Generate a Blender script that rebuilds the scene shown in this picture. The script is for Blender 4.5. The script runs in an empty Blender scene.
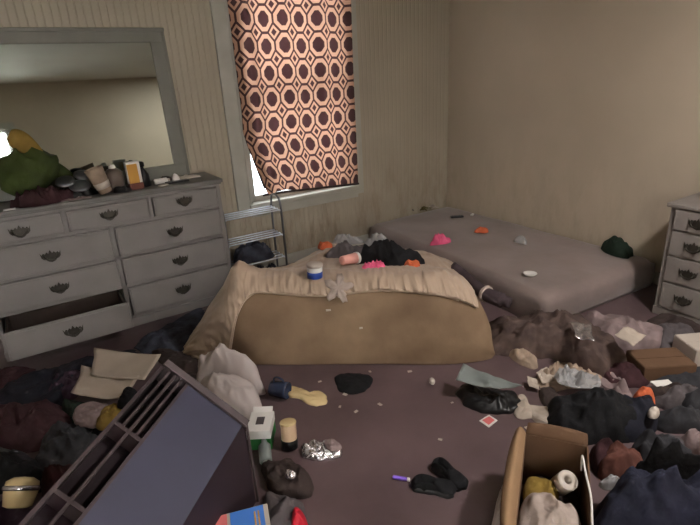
import bpy, bmesh, math, random
from mathutils import Vector, Matrix, noise
random.seed(7)
C = bpy.context.scene.collection
sc = bpy.context.scene
PI = math.pi
# ------------------------------------------------------------------ camera
H = 1.5
F = 495.5
yaw, pitch, roll = [math.radians(a) for a in (31.833, 20.491, -3.224)]
fwd = Vector((math.sin(yaw)*math.cos(pitch), math.cos(yaw)*math.cos(pitch), -math.sin(pitch)))
rgt = Vector((math.cos(yaw), -math.sin(yaw), 0)); upv = rgt.cross(fwd)
cr, sr = math.cos(roll), math.sin(roll)
RX = cr*rgt+sr*upv; UX = -sr*rgt+cr*upv
cam = bpy.data.cameras.new('camera'); co = bpy.data.objects.new('camera', cam); C.objects.link(co)
cam.sensor_width = 36; cam.lens = F/700*36; cam.clip_start = 0.02
m = Matrix.Identity(4)
for i in range(3):
    m[i][0], m[i][1], m[i][2] = RX[i], UX[i], -fwd[i]
m[0][3], m[1][3], m[2][3] = 0, 0, H
co.matrix_world = m
sc.camera = co

def ray(x, y): return RX*((x-350)/F)+UX*(-(y-262.5)/F)+fwd
def at(x, y, z=0.0):
    """point of the level z that the photograph shows at x, y"""
    r = ray(x, y); return Vector((0, 0, H))+r*((z-H)/r.z)
def aty(x, y, Y):
    r = ray(x, y); return Vector((0, 0, H))+r*(Y/r.y)

# ------------------------------------------------------------------ materials
def mat(name, col, rough=.7, var=.15, scale=8, bump=.0, metal=0, trans=0, bscale=None, alt=None, translucent=0, spec=.3, alpha=1, sheen=0):
    mt = bpy.data.materials.new(name); mt.use_nodes = True
    nt = mt.node_tree; N = nt.nodes; L = nt.links
    p = N['Principled BSDF']
    p.inputs['Roughness'].default_value = rough; p.inputs['Metallic'].default_value = metal
    p.inputs['Specular IOR Level'].default_value = spec
    p.inputs['Transmission Weight'].default_value = trans
    p.inputs['Alpha'].default_value = alpha
    p.inputs['Sheen Weight'].default_value = sheen
    tc = N.new('ShaderNodeTexCoord')
    nz = N.new('ShaderNodeTexNoise'); nz.inputs['Scale'].default_value = scale; nz.inputs['Detail'].default_value = 6
    L.new(tc.outputs['Object'], nz.inputs['Vector'])
    rp = N.new('ShaderNodeValToRGB'); rp.color_ramp.elements[0].position = .3; rp.color_ramp.elements[1].position = .7
    a = [c*(1-var) for c in col]; b = [min(1, c*(1+var)) for c in col]
    if alt: a = col; b = alt
    rp.color_ramp.elements[0].color = (*a, 1); rp.color_ramp.elements[1].color = (*b, 1)
    L.new(nz.outputs['Fac'], rp.inputs['Fac']); L.new(rp.outputs['Color'], p.inputs['Base Color'])
    if bump:
        n2 = N.new('ShaderNodeTexNoise'); n2.inputs['Scale'].default_value = bscale or scale*5; n2.inputs['Detail'].default_value = 5
        L.new(tc.outputs['Object'], n2.inputs['Vector'])
        bp = N.new('ShaderNodeBump'); bp.inputs['Strength'].default_value = bump; bp.inputs['Distance'].default_value = .01
        L.new(n2.outputs['Fac'], bp.inputs['Height']); L.new(bp.outputs['Normal'], p.inputs['Normal'])
    if translucent:
        tr = N.new('ShaderNodeBsdfTranslucent'); mx = N.new('ShaderNodeMixShader'); mx.inputs[0].default_value = translucent
        L.new(rp.outputs['Color'], tr.inputs['Color']); L.new(p.outputs[0], mx.inputs[1]); L.new(tr.outputs[0], mx.inputs[2])
        L.new(mx.outputs[0], N['Material Output'].inputs['Surface'])
    return mt

def wall_mat(name, col, bead=0, stain=(.16, .11, .07), smear=.75):
    mt = mat(name, col, rough=.55, var=.06, scale=1.6, spec=.35)
    nt = mt.node_tree; N = nt.nodes; L = nt.links; p = N['Principled BSDF']
    tc = [n for n in N if n.type == 'TEX_COORD'][0]; rp = [n for n in N if n.type == 'VALTORGB'][0]
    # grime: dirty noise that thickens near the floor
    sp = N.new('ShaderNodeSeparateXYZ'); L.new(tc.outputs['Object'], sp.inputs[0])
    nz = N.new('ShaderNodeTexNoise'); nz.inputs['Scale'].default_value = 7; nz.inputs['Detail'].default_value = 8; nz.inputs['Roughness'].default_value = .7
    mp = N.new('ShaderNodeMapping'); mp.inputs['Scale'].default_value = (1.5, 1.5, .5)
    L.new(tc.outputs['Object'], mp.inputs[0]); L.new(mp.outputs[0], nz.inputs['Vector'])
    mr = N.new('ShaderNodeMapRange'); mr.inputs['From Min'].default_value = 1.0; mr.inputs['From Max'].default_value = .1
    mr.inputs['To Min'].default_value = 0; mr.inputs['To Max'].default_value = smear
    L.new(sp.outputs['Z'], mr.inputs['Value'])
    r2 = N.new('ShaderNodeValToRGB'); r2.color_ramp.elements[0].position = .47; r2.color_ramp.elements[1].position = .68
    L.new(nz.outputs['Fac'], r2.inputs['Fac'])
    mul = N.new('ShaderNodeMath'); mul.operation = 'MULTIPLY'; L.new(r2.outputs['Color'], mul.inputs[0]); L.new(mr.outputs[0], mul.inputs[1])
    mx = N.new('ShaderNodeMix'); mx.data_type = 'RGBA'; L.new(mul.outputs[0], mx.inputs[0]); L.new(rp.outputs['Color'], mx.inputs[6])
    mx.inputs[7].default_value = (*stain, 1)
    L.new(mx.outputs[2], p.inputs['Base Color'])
    if bead:
        w = N.new('ShaderNodeMath'); w.operation = 'MULTIPLY'; w.inputs[1].default_value = 1/.045; L.new(sp.outputs['X'], w.inputs[0])
        fr = N.new('ShaderNodeMath'); fr.operation = 'FRACT'; L.new(w.outputs[0], fr.inputs[0])
        pp = N.new('ShaderNodeMath'); pp.operation = 'PINGPONG'; pp.inputs[1].default_value = .5; L.new(fr.outputs[0], pp.inputs[0])
        m3 = N.new('ShaderNodeMapRange'); m3.inputs['From Min'].default_value = 0; m3.inputs['From Max'].default_value = .13
        L.new(pp.outputs[0], m3.inputs['Value'])
        bp = N.new('ShaderNodeBump'); bp.inputs['Strength'].default_value = .8; bp.inputs['Distance'].default_value = .004
        L.new(m3.outputs[0], bp.inputs['Height']); L.new(bp.outputs['Normal'], p.inputs['Normal'])
    return mt

def srgb(r, g, b):
    f = lambda c: ((c/255)/12.92 if c/255 <= .04045 else ((c/255+.055)/1.055)**2.4)
    return (f(r), f(g), f(b))

M = {}
M['wall_back'] = wall_mat('beadboard paint', srgb(164, 155, 138), bead=1, smear=.6)
M['wall'] = wall_mat('plain wall paint', srgb(182, 170, 152), smear=.25)
M['ceil'] = mat('ceiling paint', srgb(205, 203, 195), .8, .04, 2)
M['casing'] = mat('casing paint', srgb(168, 166, 156), .4, .08, 6)
M['floor'] = mat('brown floor', srgb(90, 74, 76), .42, .22, 3.2, bump=.12, bscale=30, spec=.4)
M['dresser'] = mat('worn grey paint', srgb(122, 118, 116), .5, .07, 7, bump=.05, bscale=60)
M['dresser_top'] = mat('worn grey top', srgb(104, 102, 99), .45, .15, 9)
M['inner'] = mat('drawer inside', srgb(62, 50, 46), .8, .1)
M['handle'] = mat('dark brass pull', srgb(62, 58, 52), .45, .2, 40, metal=.5)
M['mirror_frame'] = mat('grey mirror frame', srgb(112, 112, 104), .5, .08, 7)
M['chest'] = mat('white chest paint', srgb(126, 120, 116), .5, .08, 8)
M['chrome'] = mat('chrome wire', srgb(225, 230, 240), .3, .02, metal=.35)
M['steel'] = mat('grey tube', srgb(120, 122, 128), .35, .1, metal=.8)
M['sheetgrey'] = mat('mauve brown bedsheet', srgb(124, 110, 106), .75, .16, 3.5, bump=.1, bscale=25, sheen=.3)
M['fitted'] = mat('tan fitted sheet', srgb(166, 146, 128), .8, .12, 5, bump=.1, bscale=40, sheen=.2)
M['ticking'] = mat('stained mattress ticking', srgb(84, 64, 48), .85, .0, 2.4, alt=srgb(140, 118, 94), bump=.1, bscale=50)
def cloth(name, c, var=.25, scale=12, rough=.9, **k): M[name] = mat(name, srgb(*c), rough, var, scale, bump=.7, bscale=22, **k)
cloth('navy', (30, 31, 42)); cloth('black', (20, 20, 23)); cloth('maroon', (58, 34, 38)); cloth('slate', (48, 48, 52))
cloth('bluegrey', (72, 76, 90), alt=srgb(34, 34, 44)); cloth('olive', (88, 82, 42)); cloth('pinkgrey', (128, 112, 112)); cloth('purple', (58, 42, 56))
cloth('brownpat', (62, 50, 48), alt=srgb(94, 78, 72), scale=14); cloth('tan', (150, 132, 116)); cloth('whitish', (160, 146, 138)); cloth('grey', (84, 78, 80))
cloth('green', (30, 44, 34)); cloth('orange', (190, 96, 62)); cloth('pink', (214, 92, 130)); cloth('rust', (96, 60, 52)); cloth('darkbrown', (56, 46, 44))
cloth('sleeve', (62, 52, 56)); cloth('jeans', (32, 34, 50)); cloth('leaf', (62, 72, 30), alt=srgb(26, 36, 18), scale=6); cloth('ochre', (120, 98, 44))
M['clothbag'] = mat('white plastic bag', srgb(215, 205, 203), .4, .05, 10, bump=.25, bscale=25, translucent=.3)
M['paper'] = mat('cream paper', srgb(168, 156, 144), .8, .07, 9)
M['card'] = mat('cardboard', srgb(140, 112, 84), .85, .08, 9)
M['carddark'] = mat('dark cardboard', srgb(96, 72, 54), .85, .1, 9)
M['white'] = mat('white plastic', srgb(215, 212, 208), .35, .03)
M['offwhite'] = mat('off white', srgb(180, 170, 160), .5, .06)
M['greenbox'] = mat('green print', srgb(44, 120, 58), .5, .05)
M['tancan'] = mat('tan can', srgb(176, 150, 124), .35, .06)
M['blackp'] = mat('black plastic', srgb(22, 22, 24), .35, .1)
M['foil'] = mat('foil', srgb(200, 196, 200), .22, .1, 20, metal=.9, bump=.5, bscale=40)
M['clear'] = mat('clear plastic wrap', srgb(210, 210, 212), .15, .03, bump=.4, bscale=30, trans=.6)
M['traygrey'] = mat('cloudy grey tray', srgb(140, 148, 146), .3, .05, translucent=.3)
M['navymug'] = mat('navy glaze', srgb(46, 54, 74), .2, .1)
M['blue'] = mat('blue label', srgb(46, 72, 150), .4, .1)
M['violet'] = mat('violet plastic', srgb(120, 90, 190), .3, .05)
M['red'] = mat('red plastic', srgb(190, 36, 54), .5, .08)
M['cream'] = mat('cream plastic', srgb(200, 178, 134), .25, .05)
M['amber'] = mat('amber label', srgb(190, 142, 66), .5, .1)
M['brownb'] = mat('brown bottle', srgb(96, 84, 76), .3, .1)
M['coral'] = mat('coral cup', srgb(222, 160, 150), .4, .06)
M['woodedge'] = mat('grey wood edge', srgb(80, 70, 72), .6, .12, 10)
M['slat'] = mat('slat wood', srgb(56, 44, 46), .6, .12, 10)
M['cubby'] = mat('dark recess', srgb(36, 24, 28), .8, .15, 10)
M['bluepanel'] = mat('blue grey panel', srgb(52, 52, 70), .55, .08, 4)
M['maroon_shaded'] = mat('maroon panel with painted shade', srgb(48, 38, 44), .55, .12, 4)  # side board lies in shadow; that shade is darkened into its colour
M['print_blue'] = mat('blue printed card', srgb(70, 120, 200), .4, .06)
M['print_red'] = mat('coral printed card', srgb(206, 110, 110), .4, .08)
# glass & mirror
g = mat('window glass', (1, 1, 1), .02, 0, trans=1, spec=.5); g.node_tree.nodes['Principled BSDF'].inputs['IOR'].default_value = 1.02; M['glass'] = g
mi = mat('mirror glass', srgb(188, 196, 192), .03, .0, metal=1); M['mirror'] = mi

def curtain_mat():
    mt = bpy.data.materials.new('lattice print curtain'); mt.use_nodes = True
    nt = mt.node_tree; N = nt.nodes; L = nt.links; p = N['Principled BSDF']; p.inputs['Roughness'].default_value = .85
    uv = N.new('ShaderNodeUVMap'); uv.uv_map = 'cloth'
    sp = N.new('ShaderNodeSeparateXYZ'); L.new(uv.outputs[0], sp.inputs[0])
    def mth(op, a, b=None, c=None):
        n = N.new('ShaderNodeMath'); n.operation = op
        for i, v in enumerate((a, b, c)):
            if v is None: continue
            if isinstance(v, (int, float)): n.inputs[i].default_value = v
            else: L.new(v, n.inputs[i])
        return n.outputs[0]
    def cell(o): return mth('ABSOLUTE', mth('SUBTRACT', mth('FRACT', o), .5))
    du, dv = cell(sp.outputs['X']), cell(sp.outputs['Y'])
    s = mth('ADD', du, dv)
    mxv = mth('MAXIMUM', mth('DIVIDE', du, .5), mth('DIVIDE', dv, .5))
    o = mth('MAXIMUM', mxv, mth('DIVIDE', s, .665))
    q = mth('DIVIDE', mth('SUBTRACT', 1, s), .335)
    ino = mth('LESS_THAN', s, .665)
    ring_o = mth('MULTIPLY', mth('GREATER_THAN', o, .58), mth('LESS_THAN', o, .90))
    ring_q = mth('MULTIPLY', mth('GREATER_THAN', q, .44), mth('LESS_THAN', q, .82))
    ring = mth('ADD', mth('MULTIPLY', ino, ring_o), mth('MULTIPLY', mth('SUBTRACT', 1, ino), ring_q))
    mx = N.new('ShaderNodeMix'); mx.data_type = 'RGBA'; L.new(ring, mx.inputs[0])
    mx.inputs[6].default_value = (*srgb(62, 38, 38), 1); mx.inputs[7].default_value = (*srgb(182, 140, 116), 1)
    L.new(mx.outputs[2], p.inputs['Base Color'])
    tr = N.new('ShaderNodeBsdfTranslucent'); L.new(mx.outputs[2], tr.inputs['Color'])
    ms = N.new('ShaderNodeMixShader'); ms.inputs[0].default_value = .30
    L.new(p.outputs[0], ms.inputs[1]); L.new(tr.outputs[0], ms.inputs[2]); L.new(ms.outputs[0], N['Material Output'].inputs['Surface'])
    return mt
M['curtain'] = curtain_mat()

# ------------------------------------------------------------------ mesh helpers
def obj(name, bm, m, parent=None, smooth=False, label=None):
    me = bpy.data.meshes.new(name)
    bmesh.ops.recalc_face_normals(bm, faces=bm.faces[:])
    bm.to_mesh(me); bm.free()
    for mm in (m if isinstance(m, (list, tuple)) else [m]): me.materials.append(M[mm])
    if smooth:
        for p in me.polygons: p.use_smooth = True
    o = bpy.data.objects.new(name, me); C.objects.link(o)
    if parent: o.parent = parent
    if label: o['label'] = label
    return o
def thing(name, label, cat, loc=(0, 0, 0), rot=(0, 0, 0), group=None):
    o = bpy.data.objects.new(name, None); C.objects.link(o); o.empty_display_size = .1
    o.location = loc; o.rotation_euler = rot; o['label'] = label; o['category'] = cat
    if group: o['group'] = group
    return o
def tag(o, label, cat, group=None):
    o['label'] = label; o['category'] = cat
    if group: o['group'] = group
    return o
def struct(name, bm, m, parent=None, smooth=False):
    o = obj(name, bm, m, parent, smooth)
    if not parent: o['kind'] = 'structure'
    return o
def B(bm, c, s, bev=0, R=None, seg=2):
    b = bmesh.new(); bmesh.ops.create_cube(b, size=1)
    bmesh.ops.scale(b, vec=Vector(s), verts=b.verts)
    if bev: bmesh.ops.bevel(b, geom=b.edges[:], offset=min(bev, min(s)*.45), segments=seg, affect='EDGES', profile=.5)
    if R: bmesh.ops.transform(b, matrix=R.to_4x4(), verts=b.verts)
    bmesh.ops.translate(b, vec=Vector(c), verts=b.verts)
    me = bpy.data.meshes.new('t'); b.to_mesh(me); b.free(); bm.from_mesh(me); bpy.data.meshes.remove(me)
    return bm
def box(c, s, bev=0, R=None): return B(bmesh.new(), c, s, bev, R)
def span(bm, a, b, bev=0):
    return B(bm, [(a[i]+b[i])/2 for i in range(3)], [abs(b[i]-a[i]) for i in range(3)], bev)
def lathe(bm, prof, seg=24, Mx=None):
    rows = []
    for r, z in prof:
        row = []
        for i in range(seg):
            a = 2*PI*i/seg; v = Vector((r*math.cos(a), r*math.sin(a), z))
            row.append(bm.verts.new(Mx @ v if Mx else v))
        rows.append(row)
    for a, b in zip(rows, rows[1:]):
        for i in range(seg): bm.faces.new((a[i], a[(i+1) % seg], b[(i+1) % seg], b[i]))
    for r, fl in ((rows[0], 0), (rows[-1], 1)):
        bm.faces.new(r if fl else r[::-1])
    return bm
def smoothpath(pts, n=8):
    pts = [Vector(p) for p in pts]
    if len(pts) < 3: return pts
    out = []
    P = [pts[0]*2-pts[1]]+pts+[pts[-1]*2-pts[-2]]
    for i in range(1, len(P)-2):
        for k in range(n):
            t = k/n; a, b, c, d = P[i-1:i+3]
            out.append(.5*((2*b)+(c-a)*t+(2*a-5*b+4*c-d)*t*t+(3*b-a-3*c+d)*t**3))
    out.append(pts[-1]); return out
def tube(bm, pts, r, seg=8, rf=None, smooth=8):
    pts = smoothpath(pts, smooth) if smooth else [Vector(p) for p in pts]
    rows = []; n = len(pts); nrm = None
    for i, p in enumerate(pts):
        t = (pts[min(i+1, n-1)]-pts[max(i-1, 0)]).normalized()
        if nrm is None: nrm = t.orthogonal().normalized()
        nrm = (nrm-t*nrm.dot(t)).normalized(); bi = t.cross(nrm)
        rr = rf(i/(n-1))*r if rf else r
        rows.append([bm.verts.new(p+(nrm*math.cos(2*PI*k/seg)+bi*math.sin(2*PI*k/seg))*rr) for k in range(seg)])
    for a, b in zip(rows, rows[1:]):
        for k in range(seg): bm.faces.new((a[k], a[(k+1) % seg], b[(k+1) % seg], b[k]))
    bm.faces.new(rows[0][::-1]); bm.faces.new(rows[-1])
    return bm
def ridged(p, f, seed):
    v = 0; a = 1; s = 0
    for k in range(3):
        n = noise.noise(Vector((p[0]*f+seed*3.1, p[1]*f*.8-seed*1.7, seed*.37+k)))
        v += a*(1-abs(n)*2.4); s += a; a *= .5; f *= 2.1
    return v/s
def lump_bm(outline, z0, h, wr=.25, freq=9, seed=0, power=2.2, rings=20, seg=90, jit=.16, facet=False, peaks=()):
    wr = min(.85, wr*1.5); h = h*1.3
    """a heap of cloth: closed volume over a star-shaped outline, folded by ridged noise"""
    pts = [Vector((p[0], p[1])) for p in outline]
    c = sum(pts, Vector((0, 0)))/len(pts)
    n = len(pts); P = []
    for i in range(n):
        a, b, d, e = pts[i-1], pts[i], pts[(i+1) % n], pts[(i+2) % n]
        k = 10
        for j in range(k):
            t = j/k; P.append(.5*((2*b)+(d-a)*t+(2*a-5*b+4*d-e)*t*t+(3*b-a-3*d+e)*t**3))
    st = max(1, len(P)//seg); P = P[::st]
    bm = bmesh.new(); rows = []; N_ = len(P)
    for j in range(rings+1):
        r = j/rings; row = []
        for i, p in enumerate(P):
            q = c+(p-c)*r
            jn = (noise.noise(Vector((q.x*11, q.y*11, seed+5)))+.6*noise.noise(Vector((q.x*28, q.y*28, seed+5))))*jit*r
            q = q+(p-c)*jn
            wp = noise.noise_vector(Vector((q.x*6, q.y*6, seed)))*.05; w = ridged((q.x+wp.x, q.y+wp.y), freq, seed)
            if facet: w = 1-2.2*min(1, noise.voronoi(Vector((q.x*freq*1.3, q.y*freq*1.3, seed)))[0][0])
            prof = (1-r**power)**.6
            z = z0+.003+h*prof*(1-wr+wr*w)*(.8+.4*noise.noise(Vector((q.x*4, q.y*4, seed+9))))
            for (ax, ay, am, sg) in peaks: z += am*math.exp(-((q.x-ax)**2+(q.y-ay)**2)/sg**2)*min(1, (1-r)*4)
            if r > .999: z = z0+.003
            row.append(Vector((q.x, q.y, max(z0+.003, z))))
            if j == 0: break
        rows.append([bm.verts.new(v) for v in row])
    ce = rows[0][0]
    for i in range(N_): bm.faces.new((ce, rows[1][i], rows[1][(i+1) % N_]))
    for a, b in zip(rows[1:], rows[2:]):
        for i in range(N_): bm.faces.new((a[i], b[i], b[(i+1) % N_], a[(i+1) % N_]))
    bot = [bm.verts.new((v.co.x, v.co.y, z0)) for v in rows[-1]]
    for i in range(N_): bm.faces.new((rows[-1][i], bot[i], bot[(i+1) % N_], rows[-1][(i+1) % N_]))
    bm.faces.new(bot[::-1])
    return bm
def plump(name, m, px, h, label, cat, z0=0.0, wr=.3, freq=9, seed=None, power=2.4, lift=.5, group=None, parent=None, **k):
    """heap whose silhouette follows the photographed outline; far points are read at part of its height"""
    ys = [p[1] for p in px]; a, b = min(ys), max(ys)
    out = [at(p[0], p[1], z0+h*lift*(b-p[1])/(b-a)) for p in px]
    sd = seed if seed is not None else (px[0][0]*.013+px[0][1]*.021)
    c = sum(out, Vector())/len(out); c.z = z0
    if k.get('facet'): k.setdefault('rings', 8); k.setdefault('seg', 34)
    o = obj(name, lump_bm([p-c for p in out], 0, h, wr, freq, sd, power, **k), m, parent, not k.get('facet'))
    o.location = c
    if not parent: tag(o, label, cat, group or ('clothes strewn over the floor' if name == 'garment' else None))
    return o
def sheet_bm(c4, n=14, amp=.01, f=8, seed=0, th=.0025, curl=0):
    """thin crumpled sheet between four corners (in order), with real thickness"""
    a, b, c, d = [Vector(p) for p in c4]
    bm = bmesh.new(); T = []; U = []
    nn = (b-a).cross(d-a).normalized()
    if nn.z < 0: nn = -nn
    for j in range(n+1):
        r1 = []; r2 = []
        for i in range(n+1):
            u, v = i/n, j/n
            p = a*(1-u)*(1-v)+b*u*(1-v)+c*u*v+d*(1-u)*v
            e = noise.noise(Vector((p.x*f+seed, p.y*f, p.z*f-seed)))
            rg = ridged((p.x+seed, p.y), f, seed)
            edge = (2*u-1)**2*curl+(2*v-1)**2*curl*.6
            off = amp*(.5+.5*e)+amp*.6*max(0, rg)+edge
            p = p+Vector((noise.noise(p*9+Vector((seed, 0, 0))), noise.noise(p*9+Vector((0, seed, 3))), 0))*amp*.6
            r1.append(bm.verts.new(p+nn*(off+th))); r2.append(bm.verts.new(p+nn*off))
        T.append(r1); U.append(r2)
    for j in range(n):
        for i in range(n):
            bm.faces.new((T[j][i], T[j][i+1], T[j+1][i+1], T[j+1][i])); bm.faces.new((U[j][i], U[j+1][i], U[j+1][i+1], U[j][i+1]))
    for i in range(n):
        for r, s in ((T[0], U[0]), (T[n], U[n])): bm.faces.new((r[i], s[i], s[i+1], r[i+1]))
        bm.faces.new((T[i][0], T[i+1][0], U[i+1][0], U[i][0])); bm.faces.new((T[i][n], T[i+1][n], U[i+1][n], U[i][n]))
    return bm
def psheet(name, m, px, z, label, cat, amp=.008, parent=None, group=None, **k):
    zz = z if isinstance(z, (list, tuple)) else [z]*4
    pts = [at(p[0], p[1], q) for p, q in zip(px, zz)]
    c = sum(pts, Vector())/4; c.z = min(zz)
    o = obj(name, sheet_bm([p-c for p in pts], amp=amp, seed=px[0][0]*.01, **k), m, parent, True); o.location = c
    if not parent: tag(o, label, cat, group)
    return o

# ------------------------------------------------------------------ the room
WY, WX, LX, OY, CZ = 3.75, 3.56, -1.35, -1.15, 2.45
T = .12
wx0, wx1, wz0, wz1 = 1.42, 2.40, .575, 2.22           # window opening
bm = bmesh.new()
span(bm, (LX, WY, 0), (wx0, WY+T, CZ)); span(bm, (wx1, WY, 0), (WX, WY+T, CZ))
span(bm, (wx0, WY, 0), (wx1, WY+T, wz0)); span(bm, (wx0, WY, wz1), (wx1, WY+T, CZ))
struct('wall_back', bm, 'wall_back')
struct('wall_right', span(bmesh.new(), (WX, OY-T, 0), (WX+T, WY+T, CZ)), 'wall')
struct('wall_left', span(bmesh.new(), (LX-T, OY-T, 0), (LX, WY+T, CZ)), 'wall')
ox0, ox1, oz0, oz1 = -1.15, -.16, .80, 1.85
bm = bmesh.new()
span(bm, (LX, OY-T, 0), (ox0, OY, CZ)); span(bm, (ox1, OY-T, 0), (WX, OY, CZ))
span(bm, (ox0, OY-T, 0), (ox1, OY, oz0)); span(bm, (ox0, OY-T, oz1), (ox1, OY, CZ))
struct('wall_front', bm, 'wall')
struct('floor', span(bmesh.new(), (LX-T, OY-T, -.1), (WX+T, WY+T, 0)), 'floor')
struct('ceiling', span(bmesh.new(), (LX-T, OY-T, CZ), (WX+T, WY+T, CZ+.1)), 'ceil')
# window 1 : casing, sill, sashes, glass
w = thing('window_1', 'tall window behind the brown lattice curtain', 'window'); w['kind'] = 'structure'; del w['label']; del w['category']
bm = bmesh.new()
span(bm, (1.30, WY-.022, .50), (wx0, WY+.001, 2.34), .004); span(bm, (wx1, WY-.022, .50), (2.51, WY+.001, 2.34), .004)
span(bm, (1.30, WY-.026, wz1), (2.51, WY+.001, 2.36), .004)
span(bm, (1.405, WY-.03, .6), (1.42, WY, 2.2), .003)
span(bm, (wx0-.002, WY, wz0), (wx0+.02, WY+T, wz1)); span(bm, (wx1-.02, WY, wz0), (wx1+.002, WY+T, wz1))
obj('window_frame', bm, 'casing', w)
bm = bmesh.new(); span(bm, (1.40, WY-.04, .55), (2.455, WY+T, .583), .006); span(bm, (1.41, WY-.018, .47), (2.45, WY, .552), .004)
obj('window_sill', bm, 'casing', w)
bm = bmesh.new()
for (za, zb, yy) in ((.585, 1.45, WY+.04), (1.43, 2.21, WY+.075)):
    span(bm, (wx0+.02, yy, za), (wx0+.06, yy+.03, zb), .003); span(bm, (wx1-.06, yy, za), (wx1-.02, yy+.03, zb), .003)
    span(bm, (wx0+.02, yy, za), (wx1-.02, yy+.03, za+.045), .003); span(bm, (wx0+.02, yy, zb-.04), (wx1-.02, yy+.03, zb), .003)
obj('sash', bm, 'casing', w)
bm = bmesh.new(); span(bm, (wx0+.055, WY+.052, .62), (wx1-.055, WY+.056, 1.42)); span(bm, (wx0+.055, WY+.087, 1.47), (wx1-.055, WY+.091, 2.18))
obj('glass_pane', bm, 'glass', w)
# window 2, behind the photographer, seen in the mirror
w = bpy.data.objects.new('window_2', None); C.objects.link(w); w['kind'] = 'structure'
bm = bmesh.new()
span(bm, (ox0-.09, OY-.001, oz0-.09), (ox0, OY+.02, oz1+.09), .003); span(bm, (ox1, OY-.001, oz0-.09), (ox1+.09, OY+.02, oz1+.09), .003)
span(bm, (ox0, OY-.001, oz1), (ox1, OY+.02, oz1+.09), .003); span(bm, (ox0, OY-.001, oz0-.09), (ox1, OY+.02, oz0), .003)
obj('window_frame', bm, 'casing', w)
bm = bmesh.new()
for z_ in (oz0, (oz0+oz1)/2-.02, oz1-.04): span(bm, (ox0, OY-.07, z_), (ox1, OY-.04, z_+.04))
for x_ in (ox0, ox1-.04): span(bm, (x_, OY-.07, oz0), (x_+.04, OY-.04, oz1))
obj('sash', bm, 'casing', w)
obj('glass_pane', span(bmesh.new(), (ox0+.03, OY-.057, oz0+.03), (ox1-.03, OY-.053, oz1-.03)), 'glass', w)
# baseboards
struct('baseboard_back', span(bmesh.new(), (LX+.02, WY-.016, 0), (WX-.016, WY, .09), .004), 'casing')
struct('baseboard_right', span(bmesh.new(), (WX-.016, OY+.02, 0), (WX, WY-.016, .09), .004), 'casing')

# ------------------------------------------------------------------ curtain
def curtain():
    bm = bmesh.new(); uvl = bm.loops.layers.uv.new('cloth')
    nx, nz = 110, 130; V = []; U = {}
    def left(z):
        K = [(.58, 1.56), (.66, 1.53), (.72, 1.515), (.9, 1.465), (1.05, 1.425), (1.15, 1.405), (1.3, 1.415), (1.6, 1.415), (2.3, 1.408)]
        for (a, xa), (b, xb) in zip(K, K[1:]):
            if z <= b: t = (z-a)/(b-a); t = t*t*(3-2*t); return xa+(xb-xa)*t
        return K[-1][1]
    for j in range(nz+1):
        row = []
        for i in range(nx+1):
            u = i/nx
            zb = .655+.0*u-.055*u+.02*math.sin(u*9)*(1-u) if u > .08 else .655-(.08-u)*0
            z = zb+(2.26-zb)*(j/nz)
            x0, x1 = left(z), 2.425
            x = x0+(x1-x0)*u
            fold = .016*math.sin(u*20+.8*math.sin(z*3))*(.35+.65*(j/nz))+.007*math.sin(u*41+z*2)
            fold += .018*math.exp(-((u-.10)/.05)**2)*(1 if True else 0)+.012*math.exp(-((u-.72-.03*math.sin(z*4))/.035)**2)
            y = WY-.062-fold
            if z < .8 and u < .2: y -= .02*(1-u/.2)
            v = bm.verts.new((x, y, z)); U[v] = (2.42-(1.0+.10*(1-(x1-x0)/1.03))*(1-u)*1.02, z-.004*math.sin(u*20)); row.append(v)
        V.append(row)
    for j in range(nz):
        for i in range(nx):
            f = bm.faces.new((V[j][i], V[j][i+1], V[j+1][i+1], V[j+1][i]))
            for l in f.loops:
                a = U[l.vert]; l[uvl].uv = (a[0]/.147+.22, a[1]/.186+.1)
    return bm
t = thing('curtain', 'brown curtain with cream lattice print, backlit over the window', 'curtain')
obj('cloth', curtain(), 'curtain', t, True)
bm = bmesh.new(); V_ = []
for j in range(60):
    z = .70+1.5*j/59
    K = [(.70, 1.52), (.9, 1.465), (1.05, 1.425), (1.15, 1.405), (1.3, 1.413), (2.3, 1.408)]
    xl = K[-1][1]
    for (a_, xa), (b_, xb) in zip(K, K[1:]):
        if z <= b_: q_ = (z-a_)/(b_-a_); xl = xa+(xb-xa)*q_; break
    wd_ = .085+.012*math.sin(z*7)
    V_.append([bm.verts.new((xl+.004+wd_*i/6, WY-.046-.006*math.sin(PI*i/6), z)) for i in range(7)])
for a_, b_ in zip(V_, V_[1:]):
    for i in range(6): bm.faces.new((a_[i], a_[i+1], b_[i+1], b_[i]))
obj('folded_edge', bm, 'darkbrown', t, True)
bm = bmesh.new()
tube(bm, [(1.50, WY-.075, .652), (1.7, WY-.077, .648), (1.95, WY-.074, .632), (2.2, WY-.076, .618), (2.42, WY-.074, .604)], .009, 8)
obj('hem', bm, 'darkbrown', t, True)
t2 = thing('curtain_rod', 'thin metal rod the lattice curtain hangs from', 'rod', (0, 0, 0))
bm = bmesh.new(); tube(bm, [(1.33, WY-.062, 2.27), (2.5, WY-.062, 2.27)], .009, 12, smooth=0); obj('rod', bm, 'steel', t2, True)
for x_ in (1.34, 2.49): obj('bracket', span(bmesh.new(), (x_-.008, WY-.07, 2.25), (x_+.008, WY-.024, 2.29), .002), 'steel', t2)

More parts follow.
